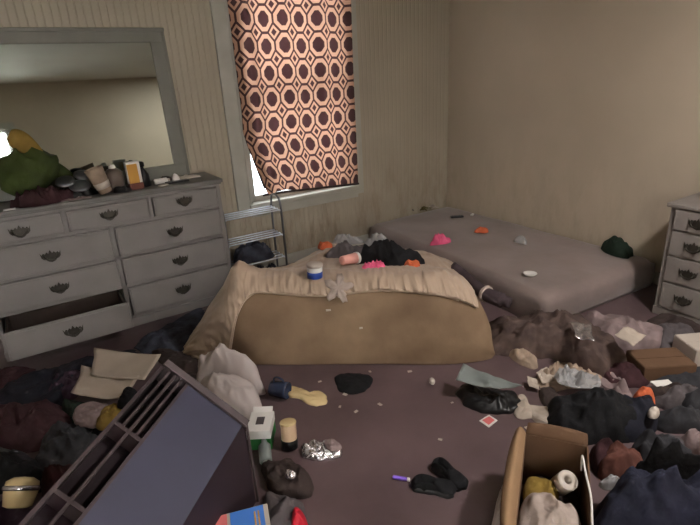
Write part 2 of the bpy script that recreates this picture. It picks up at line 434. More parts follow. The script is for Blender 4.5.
# ------------------------------------------------------------------ batwing pull
def pull_bm(w=.10):
    """batwing drawer pull in its own plane: x along the drawer, z up, facing -y"""
    s = w/.1; zs = 1.45
    out = [(-.052, .018), (-.044, .006), (-.036, .014), (-.028, .008), (-.018, .016), (-.010, .010), (0, .024), (.010, .010), (.018, .016), (.028, .008), (.036, .014), (.044, .006), (.052, .018),
           (.048, -.004), (.038, -.012), (.028, -.014), (.016, -.022), (0, -.026), (-.016, -.022), (-.028, -.014), (-.038, -.012), (-.048, -.004)]
    bm = bmesh.new()
    fr = [bm.verts.new((x*s, -.005, z*s*zs)) for x, z in out]; bk = [bm.verts.new((x*s, 0, z*s*zs)) for x, z in out]
    bm.faces.new(fr[::-1]); bm.faces.new(bk); n = len(out)
    for i in range(n): bm.faces.new((fr[i], fr[(i+1) % n], bk[(i+1) % n], bk[i]))
    tube(bm, [(-.034*s, -.005, .004*s), (-.032*s, -.02, -.004*s), (-.018*s, -.024, -.016*s), (0, -.025, -.019*s), (.018*s, -.024, -.016*s), (.032*s, -.02, -.004*s), (.034*s, -.005, .004*s)], .0042*s, 8, smooth=4)
    for x in (-.034, .034): B(bm, (x*s, -.009, .004*s), (.011*s, .012, .011*s), .003)
    return bm

# ------------------------------------------------------------------ long dresser
DX0, DX1, DY, DB = -.39, 1.055, 3.345, 3.70
t = thing('dresser', 'long grey nine-drawer dresser with batwing pulls and lowest left drawer pulled out', 'dresser', (.33, 3.52, 0))
def L_(o): o.location = (-.33, -3.52, 0); return o
bm = bmesh.new()
span(bm, (DX0, DY, .06), (DX0+.025, DB, .865)); span(bm, (DX1-.025, DY, .06), (DX1, DB, .865)); span(bm, (DX0, DB-.012, .06), (DX1, DB, .865))
span(bm, (.318, DY+.004, .06), (.342, DB-.012, .70))
for z0_, z1_ in ((.695, .715), (.485, .503), (.282, .30), (.06, .082), (.845, .866)): span(bm, (DX0+.02, DY+.004, z0_), (DX1-.02, DY+.35*.9, z1_))
for x_ in (.093, .588): span(bm, (x_-.011, DY+.004, .71), (x_+.011, DB-.012, .85))
span(bm, (DX0-.006, DY-.008, .0), (DX1+.006, DY+.02, .062), .004); span(bm, (DX1-.02, DY, 0), (DX1+.006, DB, .062), .004); span(bm, (DX0-.006, DY, 0), (DX0+.02, DB, .062), .004)
L_(obj('body', bm, 'dresser', t))
bm = bmesh.new(); span(bm, (DX0-.022, DY-.025, .872), (DX1+.022, DB+.005, .898), .007); span(bm, (DX0-.01, DY-.013, .862), (DX1+.01, DB, .874), .003)
L_(obj('top', bm, 'dresser_top', t))
def drawer(x0, x1, z0, z1, pull=0, hx=None, hz=None):
    y = DY-pull
    bm = bmesh.new(); span(bm, (x0+.004, y-.014, z0+.004), (x1-.004, y+.006, z1-.004), .006)
    span(bm, (x0+.016, y-.018, z0+.016), (x1-.016, y-.012, z1-.016), .003)
    if pull:
        b2_ = bmesh.new()
        for xx in (x0+.014, x1-.026): span(b2_, (xx, y+.007, z0+.01), (xx+.012, y+.33, z1-.03))
        span(b2_, (x0+.014, y+.007, z0+.01), (x1-.014, y+.33, z0+.018)); span(b2_, (x0+.014, y+.007, z0+.01), (x1-.014, y+.012, z1-.012)); span(b2_, (x0+.014, y+.32, z0+.01), (x1-.014, y+.33, z1-.03))
    d = L_(obj('drawer', bm, 'dresser', t))
    if pull: obj('drawer_box', b2_, 'inner', d)
    h = obj('handle', pull_bm(.105), 'handle', d); h.location = (hx if hx is not None else (x0+x1)/2, y-.018, hz if hz is not None else (z0+z1)/2)
    return d
drawer(DX0+.025, .085, .713, .847, hx=-.14, hz=.775); drawer(.102, .578, .713, .847, hx=.335, hz=.785); drawer(.598, DX1-.025, .713, .847, hx=.80, hz=.79)
for a_, b_, hx in ((DX0+.025, .318, -.025), (.342, DX1-.025, .705)):
    for z0_, z1_ in ((.502, .697), (.299, .486)): drawer(a_, b_, z0_, z1_, hx=hx)
drawer(.342, DX1-.025, .08, .284, hx=.69)
drawer(DX0+.03, .316, .078, .262, pull=.185, hx=-.015)

# ------------------------------------------------------------------ dresser mirror, leaning back
ma = math.radians(4.6)
t = thing('mirror', 'wide landscape mirror in a grey frame leaning back on the dresser', 'mirror', (.335, 3.655, .9), (-ma, 0, 0))
mw, mh = .61, .975
bm = bmesh.new()
B(bm, (0, 0, mh-.045), (2*mw, .03, .09), .006); B(bm, (0, 0, .045), (2*mw, .03, .09), .006)
for s in (-1, 1): B(bm, (s*(mw-.048), 0, mh/2), (.096, .03, mh-.17), .006)
B(bm, (0, -.005, mh-.012), (2*mw+.016, .034, .024), .005)
for s in (-1, 1): B(bm, (s*(mw-.006), -.005, mh/2), (.02, .032, mh-.02), .005)
obj('frame', bm, 'mirror_frame', t)
obj('glass', box((0, -.004, mh/2), (2*mw-.17, .006, mh-.16)), 'mirror', t)
obj('backing', box((0, .008, mh/2), (2*mw-.17, .006, mh-.16)), 'inner', t)

# ------------------------------------------------------------------ chest on the right
CX, CY1, CY0 = 3.09, 1.375, .56
t = thing('chest_of_drawers', 'pale chest of drawers against the plain wall at the far right', 'chest', (3.3, .97, 0))
def L2(o): o.location = (-3.3, -.97, 0); return o
bm = bmesh.new()
span(bm, (CX, CY0, .05), (WX-.03, CY1, .69), .004); span(bm, (CX-.006, CY0-.004, 0), (WX-.03, CY1+.004, .055), .004)
L2(obj('body', bm, 'chest', t))
L2(obj('top', span(bmesh.new(), (CX-.02, CY0-.02, .69), (WX-.025, CY1+.02, .715), .006), 'chest', t))
for z0_, z1_ in ((.56, .68), (.405, .55), (.235, .395), (.065, .225)):
    bm = bmesh.new(); span(bm, (CX-.014, CY0+.03, z0_), (CX+.002, CY1-.03, z1_), .005)
    d = L2(obj('drawer', bm, 'chest', t))
    for yy in (CY1-.16, CY0+.16):
        h = obj('handle', pull_bm(.095), 'handle', d); h.location = (CX-.014, yy, (z0_+z1_)/2); h.rotation_euler = (0, 0, -PI/2)

# ------------------------------------------------------------------ wire shoe rack
t = thing('shoe_rack', 'three-tier chrome wire shoe rack between the dresser and window', 'rack', (1.35, 3.58, 0))
def L3(o): o.location = (-1.35, -3.58, 0); return o
for x_ in (1.095, 1.555):
    bm = bmesh.new(); tube(bm, [(x_, 3.475, 0), (x_, 3.475, .3), (x_, 3.478, .55), (x_, 3.495, .635), (x_, 3.54, .665), (x_, 3.60, .665), (x_, 3.645, .635), (x_, 3.662, .55), (x_, 3.665, .3), (x_, 3.665, 0)], .0085, 10, smooth=6)
    L3(obj('end_frame', bm, 'steel', t, True))
for z_ in (.175, .36, .56):
    bm = bmesh.new()
    for k in range(4):
        y_ = 3.484+k*.057; tube(bm, [(1.095, y_, z_), (1.555, y_, z_)], .0055, 8, smooth=0)
    for x_ in (1.105, 1.545): tube(bm, [(x_, 3.475, z_-.003), (x_, 3.665, z_-.003)], .006, 8, smooth=0)
    L3(obj('tier', bm, 'chrome', t, True))
# bundles behind / under the rack
o = obj('garment', lump_bm([(1.17, 3.50), (1.3, 3.49), (1.44, 3.50), (1.46, 3.62), (1.30, 3.65), (1.16, 3.62)], .184, .16, .4, 14, 3.3, 3), 'bluegrey', None, True)
tag(o, 'blue-grey crumpled garment stuffed on the lower tier of the chrome rack', 'clothing')
o = obj('garment', lump_bm([(1.14, 3.3), (1.35, 3.28), (1.46, 3.38), (1.45, 3.60), (1.16, 3.62)], 0.0, .15, .4, 10, 4.3, 3), 'navy', None, True)
tag(o, 'dark navy garment heaped on the floor beneath the chrome rack', 'clothing')

# ------------------------------------------------------------------ mattresses
def quad_slab(c4, z0, z1, bev, amp, seed, f=3):
    bm = bmesh.new(); n = 40; k = 10
    a, b, c, d = [Vector((*p, 0)) for p in c4]
    def pt(u, v): return a*(1-u)*(1-v)+b*u*(1-v)+c*u*v+d*(1-u)*v
    T_ = []
    for j in range(n+1):
        row = []
        for i in range(n+1):
            u, v = i/n, j/n; p = pt(u, v)
            e = min(u*(b-a).length, (1-u)*(b-a).length, v*(d-a).length, (1-v)*(d-a).length)
            q = min(1, e/bev); dz = bev*(1-math.sqrt(max(0, 1-(1-q)**2)))*.7
            cc = pt(.5, .5); inw = (1-min(1, e/.02))
            w = noise.noise(Vector((p.x*f, p.y*f, seed)))*amp+noise.noise(Vector((p.x*f*4, p.y*f*4, seed)))*amp*.25
            row.append(bm.verts.new((p.x, p.y, z1-dz+w)))
        T_.append(row)
    for j in range(n):
        for i in range(n): bm.faces.new((T_[j][i], T_[j][i+1], T_[j+1][i+1], T_[j+1][i]))
    ring = [T_[0][i] for i in range(n)]+[T_[j][n] for j in range(n)]+[T_[n][n-i] for i in range(n)]+[T_[n-j][0] for j in range(n)]
    cc = pt(.5, .5); prev = ring
    for lv in range(1, 6):
        t_ = lv/5
        bul = .012*math.sin(PI*t_)
        cur = []
        for i, v in enumerate(ring):
            dr = (Vector((v.co.x, v.co.y, 0))-cc).normalized()
            cur.append(bm.verts.new((v.co.x+dr.x*bul, v.co.y+dr.y*bul, v.co.z*(1-t_)+z0*t_)))
        m_ = len(ring)
        for i in range(m_): bm.faces.new((prev[i], cur[i], cur[(i+1) % m_], prev[(i+1) % m_]))
        prev = cur
    bm.faces.new(prev[::-1])
    return bm
q1 = [(2.39, 1.66), (3.50, 1.60), (3.51, 3.705), (2.54, 3.70)]
o = obj('mattress', quad_slab([(x-3, y-2.7) for x, y in q1], 0, .205, .05, .007, 2.2), 'sheetgrey', None, True)
o.location = (3, 2.7, 0); tag(o, 'mattress in a mauve-brown sheet lying along the plain wall corner', 'mattress')

O2 = Vector((.69, 2.465, 0)); d2 = Vector((.7907, -.6122, 0)); b2 = Vector((.6122, .7907, 0))
PR = [(.0, .0), (.005, .06), (.0, .14), (.01, .24), (.035, .33), (.075, .395), (.14, .44), (.24, .435), (.36, .405), (.52, .38), (.72, .36), (.92, .345), (1.06, .33)]
def prof(a):
    x = a*(len(PR)-1); i = min(int(x), len(PR)-2); f = x-i
    P = [PR[max(i-1, 0)], PR[i], PR[i+1], PR[min(i+2, len(PR)-1)]]
    g = lambda k: .5*(2*P[1][k]+(P[2][k]-P[0][k])*f+(2*P[0][k]-5*P[1][k]+4*P[2][k]-P[3][k])*f*f+(3*P[1][k]-P[0][k]-3*P[2][k]+P[3][k])*f**3)
    return g(0), max(0, g(1))
S0, S1 = -.31, 1.49
def hs(s):
    if s < .07: q = (.07-s)/.38; return max(0, 1-q**1.3)*.94+.06
    if s > 1.10: q = (s-1.10)/.39; return math.sqrt(max(0, 1-q**2.0))*.95+.05
    return 1
def mp(s, a, off=0):
    t_, z_ = prof(a); h = hs(s)
    dep = (.12 if s < 0 else .12+.30*s/.25 if s < .25 else .42+.58*(s-.25)/.22 if s < .47 else 1-.42*min(1, (s-.47)/.95))
    if t_ > .3: t_ = .3+(t_-.3)*dep
    t_ = t_*(.75+.25*h)+(.10*(1-h) if a < .6 else 0)
    z_ = z_*h*1.06
    z_ += .07*math.exp(-((s-.06)/.07)**2-((t_-.20)/.09)**2)*(1 if a > .4 else 0)
    nz = noise.noise(Vector((s*3, a*5, 1.7)))*.008
    e = 1e-3
    p = O2+d2*s+b2*(t_)+Vector((0, 0, z_))
    # outward normal approx
    t2_, z2_ = prof(min(1, a+e)); t1_, z1_ = prof(max(0, a-e))
    n = (b2*(-(z2_-z1_))+Vector((0, 0, (t2_-t1_)))).normalized()
    if s < .07: n = (n-d2*((.07-s)/.38)*1.2).normalized()
    if s > 1.10: n = (n+d2*((s-1.22)/.25)*1.2).normalized()
    p = p+n*(off+nz); p.z = max(p.z, .002)
    return p
def body2():
    bm = bmesh.new(); ns, na = 90, 60; G = []
    for i in range(ns+1):
        s = S0+(S1-S0)*i/ns
        G.append([bm.verts.new(mp(s, j/na)-O2) for j in range(na+1)]+[bm.verts.new((mp(s, 1)*1).xyz-O2-Vector((0, 0, mp(s, 1).z-.001)))])
    m_ = na+2
    for i in range(ns):
        for j in range(m_-1): bm.faces.new((G[i][j], G[i+1][j], G[i+1][j+1], G[i][j+1]))
        bm.faces.new((G[i][m_-1], G[i+1][m_-1], G[i+1][0], G[i][0]))
    bm.faces.new(G[0][::-1]); bm.faces.new(G[-1])
    return bm
def a0(s):
    if s < -.03: return 0
    t_ = min(1, (s+.03)/.22)
    base = .40*(1-(1-t_)**1.9)
    return base+.012*math.sin(s*9)
def sheet2():
    bm = bmesh.new(); ns, na = 460, 70; G = []; U = []
    for i in range(ns+1):
        s = S0+(1.37-S0)*i/ns; r = []; r2 = []
        for j in range(na+1):
            a = a0(s)+(.985-a0(s))*j/na
            near = math.exp(-(a-a0(s))*9)
            # gathers run across the elastic, fading away from it
            ph = s*125+5*noise.noise(Vector((s*4, a*4, .5)))-a*14
            if s < .12: ph = (s*50+a*95)+3.5*noise.noise(Vector((s*4, a*3, .5)))
            nn_ = noise.noise(Vector((s*34+a*(9 if s > .12 else 30), a*3-s*2, 2.2)))+.5*noise.noise(Vector((s*75+a*14, a*5, 7.2))); g_ = (.35*(.5+.5*math.sin(ph))+.9*max(0, nn_+.35))*.020*(near*.8+.2)+max(0, ridged((s*1.2, a*1.6), 3.2, 4))*.022*(1-near*.4)
            lip = .010 if j == 0 else 0
            p = mp(s, a, .006+g_)-O2; q = mp(s, a, .003)-O2
            r.append(bm.verts.new(p)); r2.append(bm.verts.new(q))
        G.append(r); U.append(r2)
    for i in range(ns):
        for j in range(na):
            bm.faces.new((G[i][j], G[i+1][j], G[i+1][j+1], G[i][j+1])); bm.faces.new((U[i][j], U[i][j+1], U[i+1][j+1], U[i+1][j]))
        bm.faces.new((G[i][0], U[i][0], U[i+1][0], G[i+1][0])); bm.faces.new((G[i][na], G[i+1][na], U[i+1][na], U[i][na]))
    for j in range(na):
        bm.faces.new((G[0][j], G[0][j+1], U[0][j+1], U[0][j])); bm.faces.new((G[ns][j], U[ns][j], U[ns][j+1], G[ns][j+1]))
    return bm
t = thing('mattress', 'stained bare-sided mattress with a half-off tan fitted sheet, in the room centre', 'mattress', O2)
obj('mattress_body', body2(), 'ticking', t, True)
obj('fitted_sheet', sheet2(), 'fitted', t, True, 'tan fitted sheet gathered along the top edge')
bm = bmesh.new(); tube(bm, [mp(s, a0(s), .008)-O2 for s in [-.03+.011*k for k in range(14)]+[.13+.05*k for k in range(24)]], .007, 8, smooth=2)
obj('elastic_hem', bm, 'fitted', t, True)

exec_later = []
# ------------------------------------------------------------------ things lying on the front mattress
def top2(px, py):
    """where the photographed pixel meets the top of the front mattress"""
    z = .42
    for _ in range(30):
        p = at(px, py, z); r = p-O2; s = r.dot(d2); tt = r.dot(b2)
        lo, hi = .4, 1.0
        for k in range(18):
            m_ = (lo+hi)/2; q = mp(s, m_, .0)-O2
            if q.dot(b2) < tt: lo = m_
            else: hi = m_
        z = z*.6+(mp(s, (lo+hi)/2).z+.014)*.4
    return at(px, py, z)
def axis_frame(d, up=Vector((0, 0, 1))):
    d = d.normalized(); x = up.cross(d)
    if x.length < .01: x = Vector((1, 0, 0))
    x.normalize(); y = d.cross(x)
    return Matrix((x, y, d)).transposed().to_4x4()
def cylthing(name, label, cat, base, d, prof_, m, parts=(), seg=28):
    t = thing(name, label, cat, base)
    Mx = axis_frame(d)
    obj(prof_[0], lathe(bmesh.new(), prof_[1], seg, Mx), m, t, True)
    for pn, pp, pm in parts: obj(pn, lathe(bmesh.new(), pp, seg, Mx), pm, t, True)
    return t
def cyl(r, h, e=.004): return [(r-e, 0), (r, e), (r, h-e), (r-e, h)]
p = top2(315, 277)
cylthing('jar', 'white tub with a blue label standing on the tan fitted sheet', 'jar', p, Vector((.05, 0, 1)), ('jar_body', cyl(.042, .062)), 'white', [('label_band', cyl(.0428, .036, .001)[:], 'blue'), ('lid', [(.0435, .062), (.045, .064), (.045, .076), (.042, .079)], 'offwhite')])
p = top2(342, 266)+Vector((0, 0, .034))
q = top2(362, 262)+Vector((0, 0, .034))
dd = q-p
cylthing('tumbler', 'pale coral plastic tumbler lying on its side on the tan sheet', 'cup', p, dd, ('cup', [(.024, 0), (.027, .003), (.034, .12), (.032, .12), (.025, .01), (.0, .008)]), 'coral', [('rim', [(.0335, .112), (.0365, .114), (.0365, .13), (.033, .131)], 'white')])
def dome(px, py, sx, sy, h, rot=0, n=9, seed=0):
    c = top2(px, py); pts = []
    for k in range(n):
        a = 2*PI*k/n; r = 1+.22*math.sin(k*2.3+seed)
        pts.append((sx*r*math.cos(a)*math.cos(rot)-sy*r*math.sin(a)*math.sin(rot), sx*r*math.cos(a)*math.sin(rot)+sy*r*math.sin(a)*math.cos(rot)))
    return c, pts
def lay(name, m, px, py, sx, sy, h, label, cat, rot=-.6, wr=.4, freq=14, seed=1, sink=.004, surf=None, power=2.4):
    c, pts = dome(px, py, sx, sy, h, rot, seed=seed)
    if surf is not None: c = at(px, py, surf); sink = 0
    o = obj(name, lump_bm(pts, -sink, h*1.6+sink, wr*.7, freq, seed, power, rings=16, jit=.20), m, None, True); o.location = c
    return tag(o, label, cat)
lay('garment', 'grey', 352, 256, .15, .07, .06, 'grey cloth behind the black jacket on the front mattress', 'clothing', seed=2)
lay('jacket', 'black', 391, 263, .20, .085, .10, 'black crumpled jacket on the front mattress beside the pink cloth', 'jacket', seed=3, wr=.6, freq=12, rot=-.75)
lay('scarf', 'pink', 376, 269, .075, .028, .035, 'bright pink cloth in front of the black jacket', 'clothing', seed=4, wr=.6, freq=30)
lay('scrap', 'orange', 413, 267, .045, .022, .035, 'small orange scrap at the right end of the black jacket', 'scrap', seed=5, freq=20)
lay('packet', 'orange', 326, 248, .055, .03, .04, 'orange crinkled packet at the left of the grey cloth', 'packet', seed=6, freq=24)
lay('plastic_wrap', 'clear', 347, 243, .11, .035, .05, 'clear crinkled plastic wrap behind the black jacket', 'wrapper', seed=7, freq=24)
lay('plastic_wrap', 'clear', 375, 244, .08, .03, .05, 'clear crinkled plastic nearest the back mattress corner', 'wrapper', seed=8, freq=26)
# star shaped rag over the sheet roll
c = mp(.64, .40, .0)
bm = bmesh.new(); n = 40; tp = []; bt = []
rad = lambda k: .05*(1+.35*math.sin(5*2*PI*k/n+.6)+.1*math.sin(3*k))
for rr in (0, .35, .7, 1):
    row = []
    for k in range(n):
        a = 2*PI*k/n; s = .64+rad(k)*rr*math.cos(a)*1.25; aa = .425+rad(k)*rr*math.sin(a)*1.3
        row.append((mp(s, aa, .028+.006*math.sin(k*1.3)*rr)-c, mp(s, aa, .020)-c))
    tp.append([bm.verts.new(v[0]) for v in row]); bt.append([bm.verts.new(v[1]) for v in row])
for L0 in (tp, bt):
    for a_, b_ in zip(L0, L0[1:]):
        for k in range(n): bm.faces.new((a_[k], b_[k], b_[(k+1) % n], a_[(k+1) % n]))
for k in range(n): bm.faces.new((tp[-1][k], bt[-1][k], bt[-1][(k+1) % n], tp[-1][(k+1) % n]))
bmesh.ops.remove_doubles(bm, verts=bm.verts, dist=1e-5)
o = obj('rag', bm, 'whitish', None, True); o.location = c; tag(o, 'pale rag draped over the gathered edge of the fitted sheet', 'rag')
# scraps stuck on the bare side
def faceat(px, py):
    r = ray(px, py); n = b2; tt = (O2.dot(n)+.006)/r.dot(n); return Vector((0, 0, H))+r*tt
for (x, y, lw), lb in zip(((328, 312, .028), (361, 328, .018)), ('larger white scrap stuck on the bare mattress side', 'smaller white scrap low on the bare mattress side')):
    p = faceat(x, y); s = (p-O2).dot(d2)
    lo, hi = 0, .4
    for k in range(18):
        m_ = (lo+hi)/2
        if mp(s, m_).z < p.z: lo = m_
        else: hi = m_
    c = mp(s, lo, .004)
    o = obj('scrap', sheet_bm([Vector((-lw/2, 0, -.006)), Vector((lw/2, 0, -.003)), Vector((lw/2*.9, .002, .006)), Vector((-lw/2, .002, .005))], 5, .002, 40, .3), 'offwhite', None, True)
    o.rotation_euler = (0, 0, math.atan2(d2.y, d2.x)); o.location = c; tag(o, lb, 'scrap')

# ------------------------------------------------------------------ things on the back mattress
Z1 = .212
lay('packet', 'pink', 440, 243, .085, .045, .055, 'bright pink crinkled packet on the mauve mattress', 'packet', surf=Z1, seed=9, wr=.6, freq=24, rot=-.2)
lay('packet', 'orange', 482, 232, .065, .035, .03, 'orange and white packet near the middle of the mauve mattress', 'packet', surf=Z1, seed=10, freq=24)
lay('wrapper', 'clear', 522, 242, .045, .06, .03, 'clear crumpled wrapper right of the orange packet', 'wrapper', surf=Z1, seed=11, freq=26)
p = at(530, 275, Z1)
cylthing('dish', 'small oval white dish on the near end of the mauve mattress', 'dish', p, Vector((0, 0, 1)), ('dish_body', [(.022, 0), (.036, .004), (.045, .013), (.041, .0135), (.032, .006), (.0, .005)]), 'white')
p = at(457, 217.5, Z1)
t = thing('remote_control', 'black remote control on the mauve mattress', 'remote', p, (0, 0, -.5)); obj('case', box((0, 0, .009), (.12, .036, .018), .005), 'blackp', t); 
bm = bmesh.new()
for k in range(5):
    for j in range(2): B(bm, (-.04+k*.02, -.008+j*.016, .0185), (.009, .008, .003), .001)
obj('button', bm, 'grey', t)
p = at(463, 217, Z1)+Vector((.10, -.02, 0))
o = obj('charger', box((0, 0, .008), (.05, .022, .016), .005), 'white'); o.location = p; o.rotation_euler = (0, 0, .4); tag(o, 'small white plug beside the black remote', 'charger')
for k, (x, y, mm, lb) in enumerate(((413, 210, 'brownb', 'dark toy figure leftmost by the beadboard wall on the mattress'), (424, 210, 'olive', 'green toy figure in the middle of the row by the wall'), (434, 208, 'offwhite', 'pale toy figure rightmost in the row by the wall'))):
    p = at(x, y, Z1); bm = bmesh.new()
    tube(bm, [(-.05, 0, .018), (-.02, .008, .022), (.02, 0, .02), (.05, .005, .016)], .017, 10, rf=lambda q: .5+.5*math.sin(PI*min(1, q*1.1)))
    for s in (-1, 1): tube(bm, [(-.02, 0, .016), (-.03, s*.02, .012), (-.035, s*.035, .008)], .007, 8); tube(bm, [(.03, 0, .016), (.04, s*.02, .012), (.05, s*.03, .008)], .007, 8)
    o = obj('toy_figure', bm, mm, None, True); o.location = p; o.rotation_euler = (0, 0, .2+k*.5); tag(o, lb, 'toy', 'toy figures by the beadboard wall')
# dark green garment against the wall
o = obj('garment', lump_bm([(-.02, -.10), (.09, -.09), (.12, 0), (.12, .10), (.04, .13), (-.03, .03)], 0, .13, .3, 9, 3, 2.6), 'green', None, True)
o.location = (3.37, 1.82, Z1-.004); tag(o, 'dark green garment bunched against the wall on the mattress end', 'clothing')

# sleeve and ring between the mattresses
bm = bmesh.new(); pts = [at(452, 266, .36), at(462, 274, .31), at(474, 285, .28), at(486, 294, .27), at(498, 299, .265), at(510, 303, .26)]
c = pts[0].copy(); tube(bm, [p-c for p in pts], .042, 16, rf=lambda q: .75+.35*q if q < .9 else .75)
t = thing('sweater_sleeve', 'dark sleeve with a light band lying in the gap between the mattresses', 'clothing', c)
obj('sleeve', bm, 'sleeve', t, True)
bm = bmesh.new(); a = pts[3]-c; dd = (pts[4]-pts[2]).normalized()
tube(bm, [a-dd*.008, a, a+dd*.008], .051, 18); obj('band', bm, 'whitish', t, True)

# ------------------------------------------------------------------ clutter on the floor, right of centre
plump('blanket', 'brownpat', [(484, 322), (498, 309), (530, 306), (570, 309), (600, 322), (620, 344), (628, 366), (600, 376), (562, 356), (530, 352), (502, 348), (486, 338)], .20, 'brown patterned blanket heaped before the mauve mattress', 'blanket', wr=.35, freq=6, lift=.6)
psheet('wrapper', 'foil', [(570, 325), (590, 327), (594, 345), (574, 340)], .195, 'shiny crumpled wrapper on top of the brown blanket', 'wrapper', amp=.02, f=24)
plump('garment', 'pinkgrey', [(581, 309), (600, 312), (615, 318), (640, 325), (664, 329), (662, 346), (632, 352), (606, 343), (592, 325)], .16, 'dusty pink garment lying right of the brown blanket', 'clothing', wr=.25, freq=6, lift=.6, z0=.0)
psheet('paper', 'paper', [(613, 337), (632, 349), (645, 339), (628, 329)], [.19, .18, .18, .20], 'cream paper scrap on the dusty pink garment', 'paper', amp=.02, f=14)
plump('garment', 'grey', [(655, 322), (672, 318), (692, 322), (696, 342), (680, 352), (660, 348)], .12, 'grey bundled garment at the foot of the pale chest', 'clothing', freq=10)
plump('garment', 'darkbrown', [(648, 318), (668, 312), (700, 320), (704, 335), (660, 330)], .06, 'dark brown cloth on the floor against the pale chest', 'clothing', freq=10)
def carton(name, label, px, size, rz, m, z0=0, lid=None, tilt=(0, 0)):
    p = at(px[0], px[1], z0); t = thing(name, label, 'box', (p.x, p.y, z0), (tilt[0], tilt[1], rz))
    obj('carton', box((0, 0, size[2]/2), size, .003), m, t)
    obj('flap', box((0, -size[1]*.28, size[2]+.002), (size[0]*.98, size[1]*.42, .003), .001), lid or m, t); obj('flap', box((0, size[1]*.24, size[2]+.002), (size[0]*.98, size[1]*.5, .003), .001), lid or m, t)
    return t
carton('cardboard_box', 'flat brown cardboard box right of the brown blanket', (658, 372), (.26, .17, .085), -.55, 'carddark')
carton('white_box', 'small white box at the right edge below the pale chest', (697, 358), (.17, .17, .10), -.5, 'offwhite')
plump('rag', 'tan', [(497, 341), (510, 341), (524, 346), (536, 355), (538, 368), (528, 368), (512, 358)], .06, 'flat tan rag in front of the brown blanket', 'rag', facet=True, freq=10)
plump('bag', 'blackp', [(458, 384), (480, 384), (514, 390), (519, 404), (508, 414), (486, 413), (464, 403)], .07, 'black plastic bag under the cloudy grey tray', 'bag', wr=.35, freq=9)
t = thing('tray', 'cloudy grey plastic tray resting on the black bag', 'tray', at(488, 382, .075))
c = at(488, 382, .075)
obj('tray_base', sheet_bm([at(456, 383, .08)-c, at(498, 393, .075)-c, at(522, 388, .11)-c, at(463, 367, .12)-c], 16, .022, 9, 1.1, .003, .006), 'traygrey', t, True)
plump('plastic_bag', 'tan', [(538, 372), (546, 364), (560, 355), (585, 357), (602, 372), (592, 384), (566, 388), (546, 394), (540, 386)], .10, 'crumpled tan plastic bag left of the black clothes pile', 'bag', facet=True, wr=.6, freq=14)
plump('wrapper', 'clear', [(556, 366), (575, 362), (598, 372), (600, 386), (580, 388), (560, 382)], .10, 'clear shiny wrapper on the crumpled tan bag', 'wrapper', facet=True, z0=.06, wr=.5, freq=18)
plump('paper_bag', 'paper', [(517, 396), (524, 393), (529, 402), (534, 416), (524, 419), (515, 416)], .03, 'narrow torn cream paper beside the black bag', 'paper', facet=True, freq=14)
plump('paper_bag', 'paper', [(526, 404), (540, 402), (554, 407), (562, 420), (558, 430), (544, 424), (534, 418)], .05, 'torn cream paper bag above the open cardboard box', 'paper', facet=True, freq=10)
plump('sweater', 'black', [(553, 388), (570, 380), (596, 381), (618, 391), (636, 404), (646, 426), (620, 446), (584, 442), (558, 428), (548, 406)], .22, 'black sweater heap at the right of the floor', 'clothing', wr=.35, freq=7, lift=.6)
plump('trousers', 'navy', [(606, 396), (630, 396), (656, 408), (660, 424), (640, 440), (615, 438)], .14, 'navy trousers right of the black sweater heap', 'clothing', wr=.35, freq=8, lift=.5)
plump('plastic_bag', 'pinkgrey', [(600, 369), (612, 366), (626, 380), (636, 400), (630, 410), (614, 394)], .10, 'mauve plastic bag behind the black sweater heap', 'bag', facet=True, wr=.5, freq=12)
plump('garment', 'orange', [(632, 396), (640, 388), (651, 393), (656, 404), (644, 408), (634, 406)], .07, 'orange cloth beside the navy trousers', 'clothing', z0=.06, freq=16)
for px, mm, h, lb in (
    ([(655, 392), (690, 388), (712, 396), (710, 412), (670, 410), (652, 402)], 'grey', .10, 'long grey garment at the right edge beyond the navy trousers'),
    ([(652, 412), (680, 408), (712, 414), (712, 432), (680, 434), (656, 428)], 'slate', .12, 'slate garment at the right edge in front of the grey one'),
    ([(648, 434), (680, 430), (715, 436), (715, 456), (680, 458), (650, 450)], 'grey', .10, 'grey rumpled shirt just above the dark navy heap'),
    ([(674, 438), (700, 434), (722, 444), (720, 462), (694, 458)], 'pinkgrey', .14, 'pale mauve rag at the right edge above the navy heap'),
    ([(655, 378), (690, 366), (715, 370), (715, 392), (680, 392), (656, 390)], 'slate', .05, 'dark slate cloth beside the small white box')):
    plump('garment', mm, px, h, lb, 'clothing', freq=10, wr=.4)
plump('cap', 'offwhite', [(648, 410), (655, 407), (660, 412), (656, 419), (649, 417)], .035, 'small white cap beside the navy trousers', 'cap', z0=.10, freq=20)
c = at(662, 384, .055)
o = obj('card', box((0, 0, .004), (.09, .045, .006), .001), 'white'); o.location = c; o.rotation_euler = (0, 0, -.5); tag(o, 'small white card near the flat brown box', 'card')
plump('garment', 'rust', [(598, 452), (612, 444), (634, 446), (646, 458), (640, 476), (616, 484), (600, 474)], .16, 'rust red cloth right of the open cardboard box', 'clothing', freq=8, wr=.4)
plump('garment', 'maroon', [(590, 446), (606, 440), (618, 452), (612, 470), (596, 474)], .12, 'maroon cloth between the open box and rust cloth', 'clothing', freq=9, wr=.4)
plump('jeans', 'jeans', [(600, 486), (640, 470), (690, 462), (730, 470), (750, 520), (720, 560), (640, 560), (596, 540), (590, 510)], .28, 'dark navy jeans heap in the bottom right corner', 'clothing', freq=6, wr=.35, lift=.6)
plump('plastic_wrap', 'clear', [(600, 481), (612, 477), (626, 480), (622, 488), (606, 490)], .05, 'clear crinkled film at the edge of the navy jeans', 'wrapper', z0=.10, freq=24)

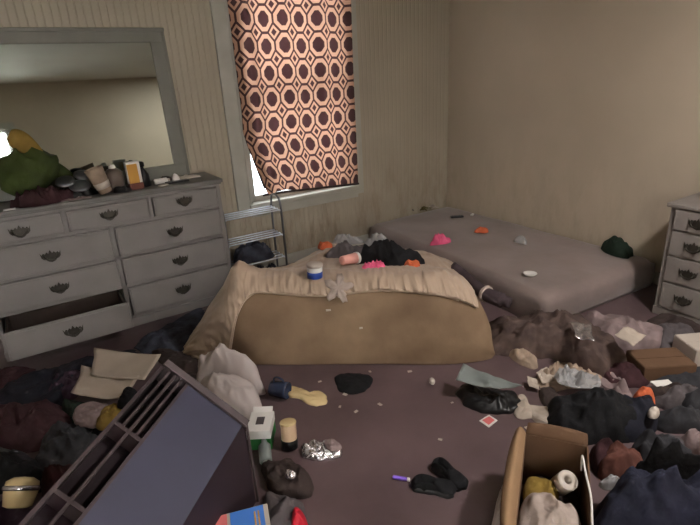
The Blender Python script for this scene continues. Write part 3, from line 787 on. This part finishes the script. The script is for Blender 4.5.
# open cardboard box
bh = .24
BL, BR = at(527, 434, bh), at(586, 446, bh)
bw, bd = (BR-BL).length*1.05, .50
brz = math.atan2(BR.y-BL.y, BR.x-BL.x)
Rz = Matrix.Rotation(brz, 4, 'Z')
bc = (BL+BR)/2-(Rz @ Vector((0, bd/2, 0))); bc.z = 0
t = thing('cardboard_box', 'open brown cardboard box full of odds and ends, bottom right', 'box', bc, (0, 0, brz))
obj('bottom', box((0, 0, .005), (bw, bd, .006), .001), 'carddark', t)
for (cx_, cy_, sx_, sy_) in ((0, bd/2, bw, .006), (0, -bd/2, bw, .006), (-bw/2, 0, .006, bd), (bw/2, 0, .006, bd)):
    obj('side_panel', box((cx_, cy_, bh/2), (sx_, sy_, bh), .001), 'carddark', t)
def flap(pts, m_='card'):
    bm = bmesh.new(); rows = []
    for (a, b) in pts: rows.append((a, b))
    n = 12; Tt = []; Bt = []
    for i in range(n+1):
        v = i/n; r1 = []; r2 = []
        for j in range(n+1):
            u = j/n
            a = Vector(rows[0][0])*(1-u)+Vector(rows[0][1])*u; b = Vector(rows[1][0])*(1-u)+Vector(rows[1][1])*u
            p = a*(1-v)+b*v+Vector((0, 0, .03*math.sin(PI*v)))
            ed = 1-.25*abs(2*u-1)**3*v; p = a+(p-a)*ed
            r1.append(bm.verts.new(p)); r2.append(bm.verts.new(p+Vector((.001, 0, .004))))
        Tt.append(r1); Bt.append(r2)
    for i in range(n):
        for j in range(n): bm.faces.new((Tt[i][j], Tt[i][j+1], Tt[i+1][j+1], Tt[i+1][j])); bm.faces.new((Bt[i][j], Bt[i+1][j], Bt[i+1][j+1], Bt[i][j+1]))
        bm.faces.new((Tt[i][0], Tt[i+1][0], Bt[i+1][0], Bt[i][0])); bm.faces.new((Tt[i][n], Tt[i+1][n], Bt[i+1][n], Bt[i][n]))
        bm.faces.new((Tt[0][i], Tt[0][i+1], Bt[0][i+1], Bt[0][i])); bm.faces.new((Tt[n][i], Tt[n][i+1], Bt[n][i+1], Bt[n][i]))
    return obj('flap', bm, m_, t, True)
flap([((-bw/2, -bd/2, bh), (-bw/2, bd/2, bh)), ((-bw/2-.05, -bd/2+.02, bh+.03), (-bw/2-.05, bd/2-.03, bh+.015))])
flap([((-bw/2, bd/2, bh), (bw/2, bd/2, bh)), ((-bw/2+.01, bd/2+.05, bh+.01), (bw/2-.01, bd/2+.05, bh+.01))], 'carddark')
def inbox(x, y, z): return bc+Rz @ Vector((x, y, z))
cylthing('paper_roll', 'pale cardboard roll standing inside the open cardboard box', 'roll', inbox(.02, .135, .14), Vector((-.15, -.35, .6)), ('roll', [(.016, 0), (.032, 0), (.033, .08), (.031, .082), (.013, .082), (.012, .075), (.011, .01)]), 'offwhite')
def filled(name, m_, pts, z0, h, lb, cat, **k):
    o = obj(name, lump_bm(pts, z0, h, .25, 12, z0*30, 3, jit=.03, **k), m_, None, True); o.location = bc; o.rotation_euler = (0, 0, brz); tag(o, lb, cat)
hw, hd = bw/2-.012, bd/2-.012
filled('garment', 'darkbrown', [(-hw, -hd), (hw, -hd), (hw, hd), (-hw, hd)], .009, .12, 'dark brown cloth filling the bottom of the open cardboard box', 'clothing')
filled('cloth_bundle', 'ochre', [(-hw*.95, .03), (.0, .04), (.02, .10), (-.03, .14), (-hw*.9, .13)], .14, .04, 'ochre cloth beneath the cardboard roll inside the open box', 'clothing')
filled('cloth_bundle', 'whitish', [(-hw*.95, -hd*.95), (hw*.9, -hd*.95), (hw*.9, -.0), (.02, .05), (-hw*.95, .03)], .14, .09, 'pale pillow-like bundle at the near end of the open box', 'bundle')
pts = [inbox(bw*.42, bd*.36, .19), inbox(bw*.40, bd*.34, .26), inbox(bw*.44, bd*.2, .255), inbox(bw*.50, .0, .252), inbox(bw*.50, -.1, .25), inbox(bw*.52, -.2, .22)]
bm = bmesh.new(); tube(bm, [p-pts[0] for p in pts], .0035, 8); o = obj('cord', bm, 'white', None, True); o.location = pts[0]; tag(o, 'white cord running over the open cardboard box', 'cord')
plump('plastic_bag', 'clothbag', [(500, 490), (508, 484), (514, 492), (514, 540), (492, 545), (494, 510)], .15, 'bluish white plastic bag against the left of the open box', 'bag', wr=.4, freq=14)

# ------------------------------------------------------------------ clutter, centre floor
def shoe(label, px, rz, z0=0):
    p = at(*px, 0); t = thing('shoe', label, 'shoe', (p.x, p.y, z0), (0, 0, rz), 'pair of black shoes'); t.scale = (.66, .95, .7)
    out = [(-.12, -.028), (-.06, -.032), (.0, -.030), (.07, -.042), (.12, -.030), (.14, 0), (.12, .034), (.06, .040), (0, .030), (-.07, .032), (-.125, .026), (-.14, 0)]
    obj('sole', lump_bm(out, 0, .022, .02, 5, 1, 14, rings=8), 'blackp', t, True)
    bm = lump_bm([(x*.94, y*.92) for x, y in out], .018, .05, .08, 8, 2, 3, rings=12)
    for v in bm.verts:
        if v.co.z > .02:
            k = max(0, min(1, (.06-v.co.x)/.16)); v.co.z = .02+(v.co.z-.02)*(.75+.55*k)
            if v.co.x < .0 and abs(v.co.y) < .016 and v.co.x > -.10: v.co.z = max(.03, v.co.z-.045)
    obj('upper', bm, 'black', t, True)
    return t
shoe('black shoe nearer the camera on the open brown floor', (434, 489), -.78)
shoe('black shoe farther back, beside its mate on the brown floor', (449, 477), -1.5)
p = at(400, 479.5, 0)
t = thing('lighter', 'violet plastic lighter lying on the brown floor left of the shoes', 'lighter', p, (0, 0, -.85)); obj('body', box((0, 0, .007), (.06, .014, .014), .005), 'violet', t); obj('cap', box((.034, 0, .007), (.012, .013, .013), .003), 'white', t)
bm = bmesh.new(); tube(bm, [(-.022, 0, .016), (0, 0, .017), (.022, 0, .016)], .016, 14, rf=lambda q: (math.sin(PI*min(max(q, .04), .96)))**.35)
p = at(432, 384, 0); o = obj('cork', bm, 'offwhite', None, True); o.location = p; o.rotation_euler = (0, 0, 1.0); tag(o, 'small beige cork-like piece on the floor before the mattress', 'cork')
c = at(488, 422, 0)
t = thing('playing_card', 'pink and white card lying flat on the brown floor', 'card', c, (0, 0, .1)); obj('card', sheet_bm([at(479, 421)-c, at(488, 428)-c, at(498, 422)-c, at(490, 416)-c], 6, .003, 9, .4, .002), 'white', t)
obj('print', sheet_bm([(at(482, 421)-c)+Vector((0, 0, .003)), (at(488, 426)-c)+Vector((0, 0, .003)), (at(495, 422)-c)+Vector((0, 0, .003)), (at(490, 418)-c)+Vector((0, 0, .003))], 6, .003, 9, .4, .001), 'print_red', t)
bits = [(452, 403), (527, 429), (325, 403), (340, 407), (345, 395), (356, 412), (370, 372), (410, 372), (300, 470), (440, 440), (470, 398), (380, 405), (320, 382)]
b0 = None
for k, (x, y) in enumerate(bits):
    p = at(x, y, 0)
    if b0 is None: b0 = obj('litter_scrap', sheet_bm([(-.011, -.006, 0), (.010, -.008, 0), (.012, .006, 0), (-.009, .007, 0)], 4, .004, 40, 1), 'offwhite', None, True); o = b0
    else: o = b0.copy(); C.objects.link(o)
    o.location = p; o.rotation_euler = (0, 0, k*1.3); s = .7+.5*((k*37) % 10)/10; o.scale = (s, s, s)
    tag(o, 'tiny white litter scrap on the open brown floor', 'litter', 'tiny litter scraps on the floor')
plump('sock', 'black', [(336, 374), (352, 372), (370, 375), (370, 388), (352, 394), (338, 389)], .03, 'black sock at the foot of the bare mattress side', 'sock', freq=12)
for k, (x, y, w2, lb) in enumerate(((545, 380, .05, 'cream torn paper left of the crumpled tan bag'), (532, 388, .035, 'small torn paper between the tray and the crumpled tan bag'), (606, 350, .05, 'pale torn paper on the floor edge of the brown blanket'), (543, 433, .03, 'small torn paper behind the open cardboard box'), (556, 350, .04, 'pale ruffled paper in front of the brown blanket'))):
    p = at(x, y, 0)
    o = obj('paper', sheet_bm([Vector((-w2, -w2*.5, .002)), Vector((w2*.8, -w2*.7, .01)), Vector((w2, w2*.6, .03)), Vector((-w2*.6, w2*.7, .02))], 9, .02, 22, k*1.7), 'paper'); o.location = p; o.rotation_euler = (0, 0, k*.9); tag(o, lb, 'paper', 'torn papers among the right-hand clothes')
# bags, mug, box, can, foil
plump('plastic_bag', 'clothbag', [(206, 352), (222, 356), (246, 366), (264, 376), (262, 392), (240, 398), (214, 392), (196, 392), (198, 372)], .27, 'white plastic bag with a peaked corner in front of the mattress', 'bag', wr=.16, freq=6, lift=.6, power=2.0, peaks=[(-.13, .10, .14, .05)])
plump('plastic_bag', 'clothbag', [(196, 392), (210, 382), (232, 378), (256, 388), (264, 404), (256, 418), (236, 424), (212, 416)], .17, 'round stuffed white plastic bag beside the fallen shelf unit', 'bag', wr=.14, freq=7, lift=.5, power=2.6, z0=.02)
p = at(271, 388, .045); q = at(290, 391, .045)
dd = (q-p).normalized()
t = cylthing('mug', 'navy mug lying on its side on the brown floor', 'mug', p, dd, ('mug_body', [(.03, 0), (.040, .004), (.043, .08), (.043, .095), (.039, .095), (.037, .015), (0, .012)]), 'navymug')
Mx = axis_frame(dd); bm = bmesh.new(); tube(bm, [Mx @ Vector(v) for v in ((0, .038, .02), (0, .062, .025), (0, .070, .045), (0, .060, .07), (0, .040, .076))], .005, 8); obj('handle', bm, 'navymug', t, True)
bm = bmesh.new(); pts = [at(288, 392), at(300, 394), at(312, 398), at(326, 401)]; c = at(305, 397)
o = obj('food_scrap', lump_bm([p-c for p in (at(286, 388), at(298, 388), at(312, 394), at(320, 392), at(328, 401), at(320, 407), at(308, 404), at(300, 399), at(288, 397))], 0, .022, .3, 14, 3, 4), 'cream', None, True); o.location = c; tag(o, 'cream elongated scrap of paper beside the navy mug', 'scrap')
p = at(263, 440, 0); t = thing('carton', 'white and green carton with a dark window, beside the tan can', 'box', (p.x, p.y, 0), (0, 0, 1.0))
obj('carton_body', box((0, 0, .05), (.13, .10, .10), .004), 'greenbox', t); obj('carton_top', box((0, 0, .082), (.134, .104, .045), .003), 'white', t); obj('carton_window', box((0, 0, .1055), (.05, .035, .003), .001), 'grey', t); obj('flap', box((.07, .0, .108), (.035, .09, .003), .001, Matrix.Rotation(-.5, 3, 'Y')), 'white', t)
p = at(290, 447, 0)
cylthing('can', 'tan can with a black base standing on the floor', 'can', (p.x, p.y, 0), Vector((.1, .16, 1)), ('can_body', cyl(.034, .115)), 'tancan', [('base_band', [(.03, -.002), (.036, 0), (.036, .04), (.034, .041)], 'blackp'), ('lid', [(.035, .112), (.036, .115), (.035, .12), (.03, .121)], 'cream')])
plump('foil_wrapper', 'foil', [(300, 446), (312, 440), (334, 440), (341, 447), (338, 457), (318, 461), (302, 456)], .035, 'crumpled silver foil wrapper on the brown floor', 'wrapper', wr=.7, freq=26, power=4)
plump('napkin', 'pinkgrey', [(324, 440), (334, 439), (342, 446), (338, 452), (328, 450)], .018, 'pinkish napkin tucked in the silver foil', 'napkin', z0=.03, freq=20)
plump('garment', 'darkbrown', [(262, 458), (286, 452), (300, 462), (312, 482), (306, 498), (284, 500), (266, 484)], .09, 'dark brown rumpled cloth below the silver foil', 'clothing', freq=9, wr=.45)
plump('garment', 'grey', [(266, 492), (286, 496), (302, 500), (306, 516), (306, 540), (266, 540)], .07, 'grey rag at the bottom edge beside the printed box', 'clothing', freq=9, wr=.4)
plump('foil_wrapper', 'foil', [(284, 472), (290, 470), (297, 474), (294, 480), (286, 479)], .02, 'small silver scrap on the dark brown rumpled cloth', 'wrapper', z0=.075, freq=30)
plump('packet', 'red', [(292, 510), (298, 505), (306, 518), (308, 535), (294, 535)], .05, 'bright red packet at the bottom edge of the floor', 'packet', z0=.04, freq=16)
p = at(266, 462, .03); cylthing('bottle', 'pale green plastic bottle lying beside the fallen shelf unit', 'bottle', p, Vector((.3, .8, .15)), ('bottle_body', [(.02, 0), (.026, .004), (.026, .08), (.012, .10), (.012, .115)]), 'traygrey', [('cap', cyl(.0145, .02, .002), 'white')])

# ------------------------------------------------------------------ fallen slatted shelf unit at lower left
A = at(166, 364, .60)
u = (at(34, 512, .52)-A).normalized(); Cc = at(243, 424, .37)
w_ = (Cc-A); w_ = (w_-u*w_.dot(u)); Wd = w_.length; w_.normalize()
nrm = u.cross(w_).normalized()
if nrm.z < 0: nrm = -nrm
t = thing('shelf_unit', 'toppled dark shelf unit with slatted compartments and a blue-grey panel, lower left', 'shelf', (A.x, A.y, 0))
def P3(l, v, n=0): return A+u*l+w_*v+nrm*n-Vector((A.x, A.y, 0))
def slab(bm, l0, l1, v0, v1, n0, n1):
    vs = [bm.verts.new(P3(l, v, n)) for l in (l0, l1) for v in (v0, v1) for n in (n0, n1)]
    for f in ((0, 1, 3, 2), (4, 6, 7, 5), (0, 4, 5, 1), (2, 3, 7, 6), (0, 2, 6, 4), (1, 5, 7, 3)): bm.faces.new([vs[i] for i in f])
    return bm
LL = 1.15; vb = Wd*.30
obj('blue_panel', slab(bmesh.new(), .014, LL, vb, Wd, -.02, 0), 'bluepanel', t, False, 'blue-grey flat panel')
bm = bmesh.new(); slab(bm, -.012, .014, -.005, Wd+.012, -.20, .012); obj('end_board', bm, 'woodedge', t)
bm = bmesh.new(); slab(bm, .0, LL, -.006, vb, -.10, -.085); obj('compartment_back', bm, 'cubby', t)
bm = bmesh.new(); slab(bm, 0, LL, -.008, .004, -.10, .0); slab(bm, 0, LL, vb-.006, vb+.004, -.10, .002); slab(bm, 0, LL, vb*.46, vb*.46+.009, -.10, 0)
for l in (.26, .50, .74, .98): slab(bm, l, l+.012, 0, vb, -.10, -.004)
for v in (.22, .70): slab(bm, .014, .26, vb*v, vb*v+.008, -.10, -.002)
obj('slat', bm, 'slat', t)
# body below: front (towards the camera) and underside down to the floor
bm = bmesh.new()
pa = P3(0, Wd, -.004); pb = P3(LL, Wd, -.004); 
off = Vector((0, 0, 0))
q = [pa, pb, Vector((pb.x, pb.y, 0)), Vector((pa.x, pa.y, 0))]
back = nrm.copy(); back.z = 0; back.normalize()
sh = -back*.018
vs = [bm.verts.new(v) for v in q]+[bm.verts.new(v+sh) for v in q]
for f in ((0, 1, 2, 3), (7, 6, 5, 4), (0, 4, 5, 1), (1, 5, 6, 2), (2, 6, 7, 3), (3, 7, 4, 0)): bm.faces.new([vs[i] for i in f])
obj('side_board', bm, 'maroon_shaded', t)
bm = bmesh.new(); pe = P3(-.006, Wd+.006, 0); tube(bm, [pe, Vector((pe.x, pe.y, 0.0))], .005, 8, smooth=0); obj('edge_trim', bm, 'woodedge', t)
for l in (0.005, LL-.02):
    bm = bmesh.new()
    a1, a2 = P3(l, 0, -.1), P3(l, Wd, -.02); q = [a1, a2, Vector((a2.x, a2.y, 0)), Vector((a1.x, a1.y, 0))]
    vs = [bm.verts.new(v) for v in q]+[bm.verts.new(v+u*.016) for v in q]
    for f in ((0, 1, 2, 3), (7, 6, 5, 4), (0, 4, 5, 1), (1, 5, 6, 2), (2, 6, 7, 3), (3, 7, 4, 0)): bm.faces.new([vs[i] for i in f])
    obj('end_support', bm, 'cubby', t)
# printed box at the bottom edge
c = at(228, 508, .16); t = thing('printed_box', 'blue and coral printed box at the bottom edge before the shelf unit', 'box', (c.x+.015, c.y-.035, 0), (0, 0, -.30))
obj('carton', box((-.02, -.05, .08), (.25, .12, .155), .003), 'offwhite', t); obj('blue_print', box((.035, -.05, .1585), (.11, .112, .003), .001), 'print_blue', t); obj('coral_print', box((-.08, -.05, .1585), (.10, .112, .003), .001), 'print_red', t)
bm = bmesh.new()
for x_ in (.060, .072): B(bm, (x_, -.045, .161), (.005, .06, .002), .0005)
obj('stripe', bm, 'amber', t)

# ------------------------------------------------------------------ clutter, left
def cl(px, m_, h, lb, name='garment', cat='clothing', **k): return plump(name, m_, px, h, lb, cat, **k)
cl([(136, 342), (156, 330), (184, 314), (204, 306), (198, 332), (180, 352), (160, 358), (142, 354)], 'bluegrey', .04, 'patterned blue-grey cloth on the floor before the dresser', wr=.4, freq=10)
cl([(-10, 392), (30, 372), (80, 360), (130, 348), (150, 358), (100, 368), (72, 392), (50, 412), (-10, 420)], 'navy', .07, 'long navy garment under the open drawer', freq=8, wr=.4)
cl([(-10, 408), (30, 402), (64, 402), (72, 424), (54, 446), (20, 452), (-14, 448)], 'maroon', .13, 'maroon garment heap at the left edge', freq=8, wr=.4)
cl([(46, 430), (70, 418), (96, 428), (104, 446), (78, 470), (48, 478), (36, 458)], 'slate', .16, 'slate grey garment heap left of the shelf unit', freq=8, wr=.4)
cl([(-20, 452), (20, 448), (44, 462), (48, 484), (20, 494), (-24, 492)], 'black', .14, 'black garment at the left edge above the cream tub', freq=9, wr=.4)
cl([(-30, 498), (0, 506), (40, 502), (48, 530), (20, 560), (-40, 560)], 'purple', .14, 'dark purple garment in the bottom left corner', freq=8, wr=.4)
cl([(60, 402), (84, 400), (98, 414), (92, 430), (70, 432)], 'green', .10, 'dark green garment under the cream paper sheets', freq=10, wr=.4)
psheet('paper', 'paper', [(93, 378), (146, 384), (162, 358), (96, 352)], [.13, .14, .16, .15], 'large cream paper sheet lying farthest back by the shelf unit', 'paper', amp=.012, f=5, curl=.01)
psheet('paper', 'paper', [(74, 398), (124, 404), (142, 380), (84, 370)], [.10, .11, .135, .12], 'cream paper sheet overlapping below the largest one', 'paper', amp=.014, f=6, curl=.012)
cl([(74, 408), (92, 400), (112, 402), (116, 412), (104, 424), (86, 428), (74, 418)], 'pinkgrey', .06, 'pinkish cloth below the cream paper sheets', z0=.09, freq=10, wr=.3)
cl([(98, 412), (112, 402), (128, 402), (128, 418), (110, 430), (98, 428)], 'ochre', .05, 'ochre cloth beside the pinkish cloth', z0=.10, freq=10, wr=.3)
cl([(122, 392), (128, 385), (138, 390), (140, 402), (128, 410), (118, 406)], 'black', .07, 'black bundle resting on the cream paper', z0=.14, freq=12, wr=.3, name='bundle', cat='bundle')
# cream tub
p = at(17, 508, .16)
t = cylthing('tub', 'shiny cream plastic tub lying at the left edge', 'tub', p, Vector((.25, .35, .45)), ('tub_body', [(.03, 0), (.045, .006), (.055, .06), (.052, .085), (.03, .098), (.0, .1)]), 'cream', [('ring', [(.056, .055), (.059, .06), (.059, .068), (.055, .072)], 'foil')])

for px, mm, h, lb in (
    ([(-20, 368), (10, 366), (34, 366), (40, 384), (10, 392), (-20, 392)], 'maroon', .05, 'maroon cloth under the left end of the open drawer'),
    ([(60, 372), (84, 362), (96, 374), (76, 396), (58, 404), (46, 392)], 'purple', .08, 'purple cloth left of the cream paper sheets'),
    ([(84, 430), (112, 424), (128, 432), (112, 452), (92, 462), (78, 450)], 'black', .10, 'black cloth against the slatted side of the shelf unit'),
    ([(40, 480), (64, 466), (84, 464), (70, 486), (48, 500)], 'maroon', .12, 'maroon scrap of clothing right of the cream tub'),
    ([(150, 350), (170, 348), (196, 354), (198, 372), (176, 372)], 'darkbrown', .05, 'dark brown cloth behind the corner of the shelf unit'),
    ):
    plump('garment', mm, px, h, lb, 'clothing', freq=9, wr=.45)
for px, mm, h, lb in (
    ([(598, 360), (626, 354), (646, 366), (650, 384), (626, 388), (604, 376)], 'maroon', .08, 'maroon garment between the brown blanket and the flat brown box'),
    ([(640, 388), (668, 386), (700, 392), (706, 402), (672, 406), (646, 400)], 'darkbrown', .09, 'dark brown garment behind the long grey one'),
    ([(632, 436), (660, 428), (690, 440), (690, 462), (660, 468), (634, 458)], 'slate', .16, 'slate cloth between the rust cloth and the right edge'),
    ([(540, 388), (552, 384), (560, 398), (556, 412), (544, 404)], 'darkbrown', .05, 'dark brown scrap of cloth left of the black sweater heap'),
    ([(676, 396), (700, 392), (720, 400), (720, 416), (690, 416)], 'slate', .13, 'dark slate sleeve at the right edge'),
    ([(628, 466), (650, 456), (690, 456), (716, 470), (690, 486), (640, 484)], 'black', .24, 'black garment on top of the dark navy jeans heap'),
    ):
    plump('garment', mm, px, h, lb, 'clothing', freq=9, wr=.45)
# ------------------------------------------------------------------ things on the dresser
ZT = .898
def dtop(x, y, z=ZT): return at(x, y, z)
def onres(name, label, cat, px, prof_, m_, parts=(), d=(0, 0, 1)):
    p = dtop(*px); return cylthing(name, label, cat, p, Vector(d), prof_, m_, parts)
p0 = dtop(30, 190)
# green plush with leaves-like ears
t = thing('plush_toy', 'olive green plush toy slumped against the mirror', 'toy', (.0, 3.50, ZT)); t.scale = (1.3, 1.0, 1.35)
bm = bmesh.new(); tube(bm, [(-.10, 0, .05), (-.04, 0, .12), (.03, .0, .17), (.05, .0, .22)], .085, 20, rf=lambda q: .45+.75*math.sin(PI*min(1, .12+q*.80)))
for v in bm.verts: v.co *= (1+.14*noise.noise(v.co*22))
obj('plush_body', bm, 'leaf', t, True)
bm = bmesh.new(); tube(bm, [(.04, -.0, .20), (.0, -.01, .25), (-.03, -.01, .28), (-.05, -.01, .295)], .04, 14, rf=lambda q: .5+.6*math.sin(PI*min(1, .1+.85*q))); obj('head', bm, 'ochre', t, True)
bm = bmesh.new(); tube(bm, [(.03, 0, .15), (.09, .0, .13), (.14, 0, .08), (.16, 0, .045)], .04, 14, rf=lambda q: 1-.5*q); obj('arm', bm, 'leaf', t, True)
bm = bmesh.new(); tube(bm, [(-.03, 0, .15), (-.09, .0, .15), (-.14, 0, .10)], .04, 14, rf=lambda q: 1-.4*q); obj('arm', bm, 'leaf', t, True)
def heap(name, m_, x, y, sx, sy, h, lb, cat, z=ZT, seed=0, rot=0, wr=.45, fr=16):
    pts = [((sx*(1+.2*math.sin(k*2.1+seed)))*math.cos(2*PI*k/9), sy*(1+.2*math.cos(k*1.7+seed))*math.sin(2*PI*k/9)) for k in range(9)]
    o = obj(name, lump_bm(pts, 0, h, wr, fr, seed, 2.6, rings=12), m_, None, True); o.location = (x, y, z); o.rotation_euler = (0, 0, rot)
    return tag(o, lb, cat)
heap('garment', 'maroon', .0, 3.40, .16, .055, .11, 'dark maroon cloth in front of the green plush', 'clothing', seed=1)
heap('bag', 'blackp', .20, 3.47, .11, .07, .13, 'black bag full of silver odds and ends beside the green plush', 'bag', seed=2)
for k, (x, y, z, rx, lb) in enumerate(((.15, 3.42, 1.00, .055, 'silver lid nearest the plush on the black bag'), (.22, 3.41, .965, .06, 'silver lid at the front of the black bag'), (.25, 3.46, 1.02, .05, 'silver lid at the top right of the black bag'))):
    cylthing('lid', lb, 'lid', (x, y, z), Vector((.1*k-.1, -.5, 1)), ('lid_body', [(rx*.9, 0), (rx, .003), (rx*.95, .012), (rx*.6, .016), (.0, .017)]), 'steel')
heap('paper', 'pinkgrey', .19, 3.375, .085, .022, .012, 'crumpled pale tissue along the dresser front edge', 'tissue', seed=4)
p = (-.16, 3.36, ZT); o = obj('card', box((0, 0, .003), (.06, .03, .005), .001), 'white'); o.location = p; tag(o, 'white card at the far left dresser edge', 'card')
cylthing('cup', 'tan cup tilted beside the black bag on the dresser', 'cup', (.355, 3.40, ZT+.01), Vector((-.28, 0, 1)), ('cup', [(.034, 0), (.038, .003), (.056, .16), (.052, .16), (.034, .008), (0, .006)]), 'tan', [('stripe', [(.041, .03), (.0435, .031), (.048, .07), (.0465, .071)], 'offwhite')])
cylthing('bottle', 'brown bottle with a round white cap on the dresser', 'bottle', (.425, 3.46, ZT), Vector((0, 0, 1)), ('bottle_body', [(.05, 0), (.056, .004), (.056, .115), (.03, .14), (.014, .145)]), 'brownb', [('cap', [(.018, .142), (.021, .145), (.018, .16), (.008, .167)], 'white')])
heap('pouch', 'blackp', .455, 3.385, .055, .03, .06, 'small black pouch before the brown bottle', 'pouch', seed=6)
t = thing('snack_box', 'white and amber box with a red base on the dresser', 'box', (.535, 3.41, ZT), (0, 0, .15)); t.scale = (1.35, 1.3, 1.5)
obj('box_body', box((0, 0, .06), (.062, .03, .115), .002), 'white', t); obj('amber_print', box((-.006, -.001, .068), (.048, .032, .08), .002), 'amber', t); obj('red_base', box((0, -.001, .014), (.064, .032, .028), .002), 'rust', t)
cylthing('bottle', 'black bottle with a nozzle beside the amber box', 'bottle', (.60, 3.47, ZT), Vector((0, 0, 1)), ('bottle_body', [(.035, 0), (.04, .003), (.036, .08), (.014, .115), (.011, .13)]), 'blackp', [('nozzle', [(.016, .128), (.02, .13), (.018, .155), (.008, .162)], 'blackp')])
cylthing('tube', 'white tube lying on the dresser right of the black bottle', 'tube', (.66, 3.46, ZT+.019), Vector((1, .06, 0)), ('tube_body', cyl(.019, .085)), 'white', [('cap', [(.009, .085), (.011, .086), (.011, .10), (.008, .101)], 'offwhite')])
heap('scrap', 'offwhite', .69, 3.385, .035, .02, .01, 'small pale scrap before the white tube', 'scrap', seed=8)
t = thing('tray', 'flat black tray near the right end of the dresser', 'tray', (.80, 3.43, ZT), (0, 0, .05)); obj('tray_base', box((0, 0, .006), (.15, .05, .012), .004), 'blackp', t)
heap('ball', 'white', .80, 3.46, .026, .024, .055, 'round white crumpled ball behind the black tray', 'ball', seed=9, wr=.2)
heap('paper', 'offwhite', .90, 3.55, .09, .05, .022, 'crumpled white papers at the right back of the dresser', 'paper', seed=10)
heap('rag', 'darkbrown', .76, 3.56, .05, .035, .03, 'small dark cloth behind the white tube', 'rag', seed=11)
# thing on the chest top
t = thing('bottle', 'dark bottle on top of the pale chest at the right edge', 'bottle', (3.24, 1.22, .715)); obj('bottle_body', lathe(bmesh.new(), [(.03, 0), (.034, .004), (.034, .11), (.014, .14), (.013, .17)]), 'brownb', t, True); obj('cap', lathe(bmesh.new(), [(.015, .165), (.016, .168), (.016, .188), (.014, .19)]), 'blackp', t, True)

# ------------------------------------------------------------------ light
wd = bpy.data.worlds.new('sky'); sc.world = wd; wd.use_nodes = True
bg = wd.node_tree.nodes['Background']; bg.inputs[0].default_value = (.86, .93, 1.0, 1); bg.inputs[1].default_value = 5
def area(name, loc, rot, sx, sy, e, col):
    l = bpy.data.lights.new(name, 'AREA'); l.shape = 'RECTANGLE'; l.size = sx; l.size_y = sy; l.energy = e; l.color = col
    o = bpy.data.objects.new(name, l); C.objects.link(o); o.location = loc; o.rotation_euler = rot; return o
area('daylight_window_2', ((ox0+ox1)/2, OY-.25, (oz0+oz1)/2), (PI/2+.0, 0, 0), 1.0, 1.05, 75, (1, .96, .9))
area('daylight_window_1', (1.75, WY+.75, 1.75), (-PI/2+.35, 0, .12), 1.3, 1.6, 50, (.88, .95, 1))
lf = thing('added_ceiling_lamp', 'added round white ceiling lamp, out of view, brightening the room', 'lamp', (2.15, .1, CZ))  # fixture added out of view to carry the room's fill light
obj('added_lamp_base', lathe(bmesh.new(), [(.0, 0), (.15, 0), (.16, -.02), (.15, -.03), (0, -.03)]), 'white', lf, True)
pl = bpy.data.lights.new('added_ceiling_light', 'AREA'); pl.shape = 'DISK'; pl.size = .3; pl.energy = 62; pl.color = (1, .94, .89)  # added fill light for the room, no visible source
po = bpy.data.objects.new('added_ceiling_light', pl); C.objects.link(po); po.location = (2.15, .1, CZ-.035)
sc.view_settings.view_transform = 'Standard'; sc.view_settings.look = 'None'; sc.view_settings.gamma = 1
sc.view_settings.exposure = 0
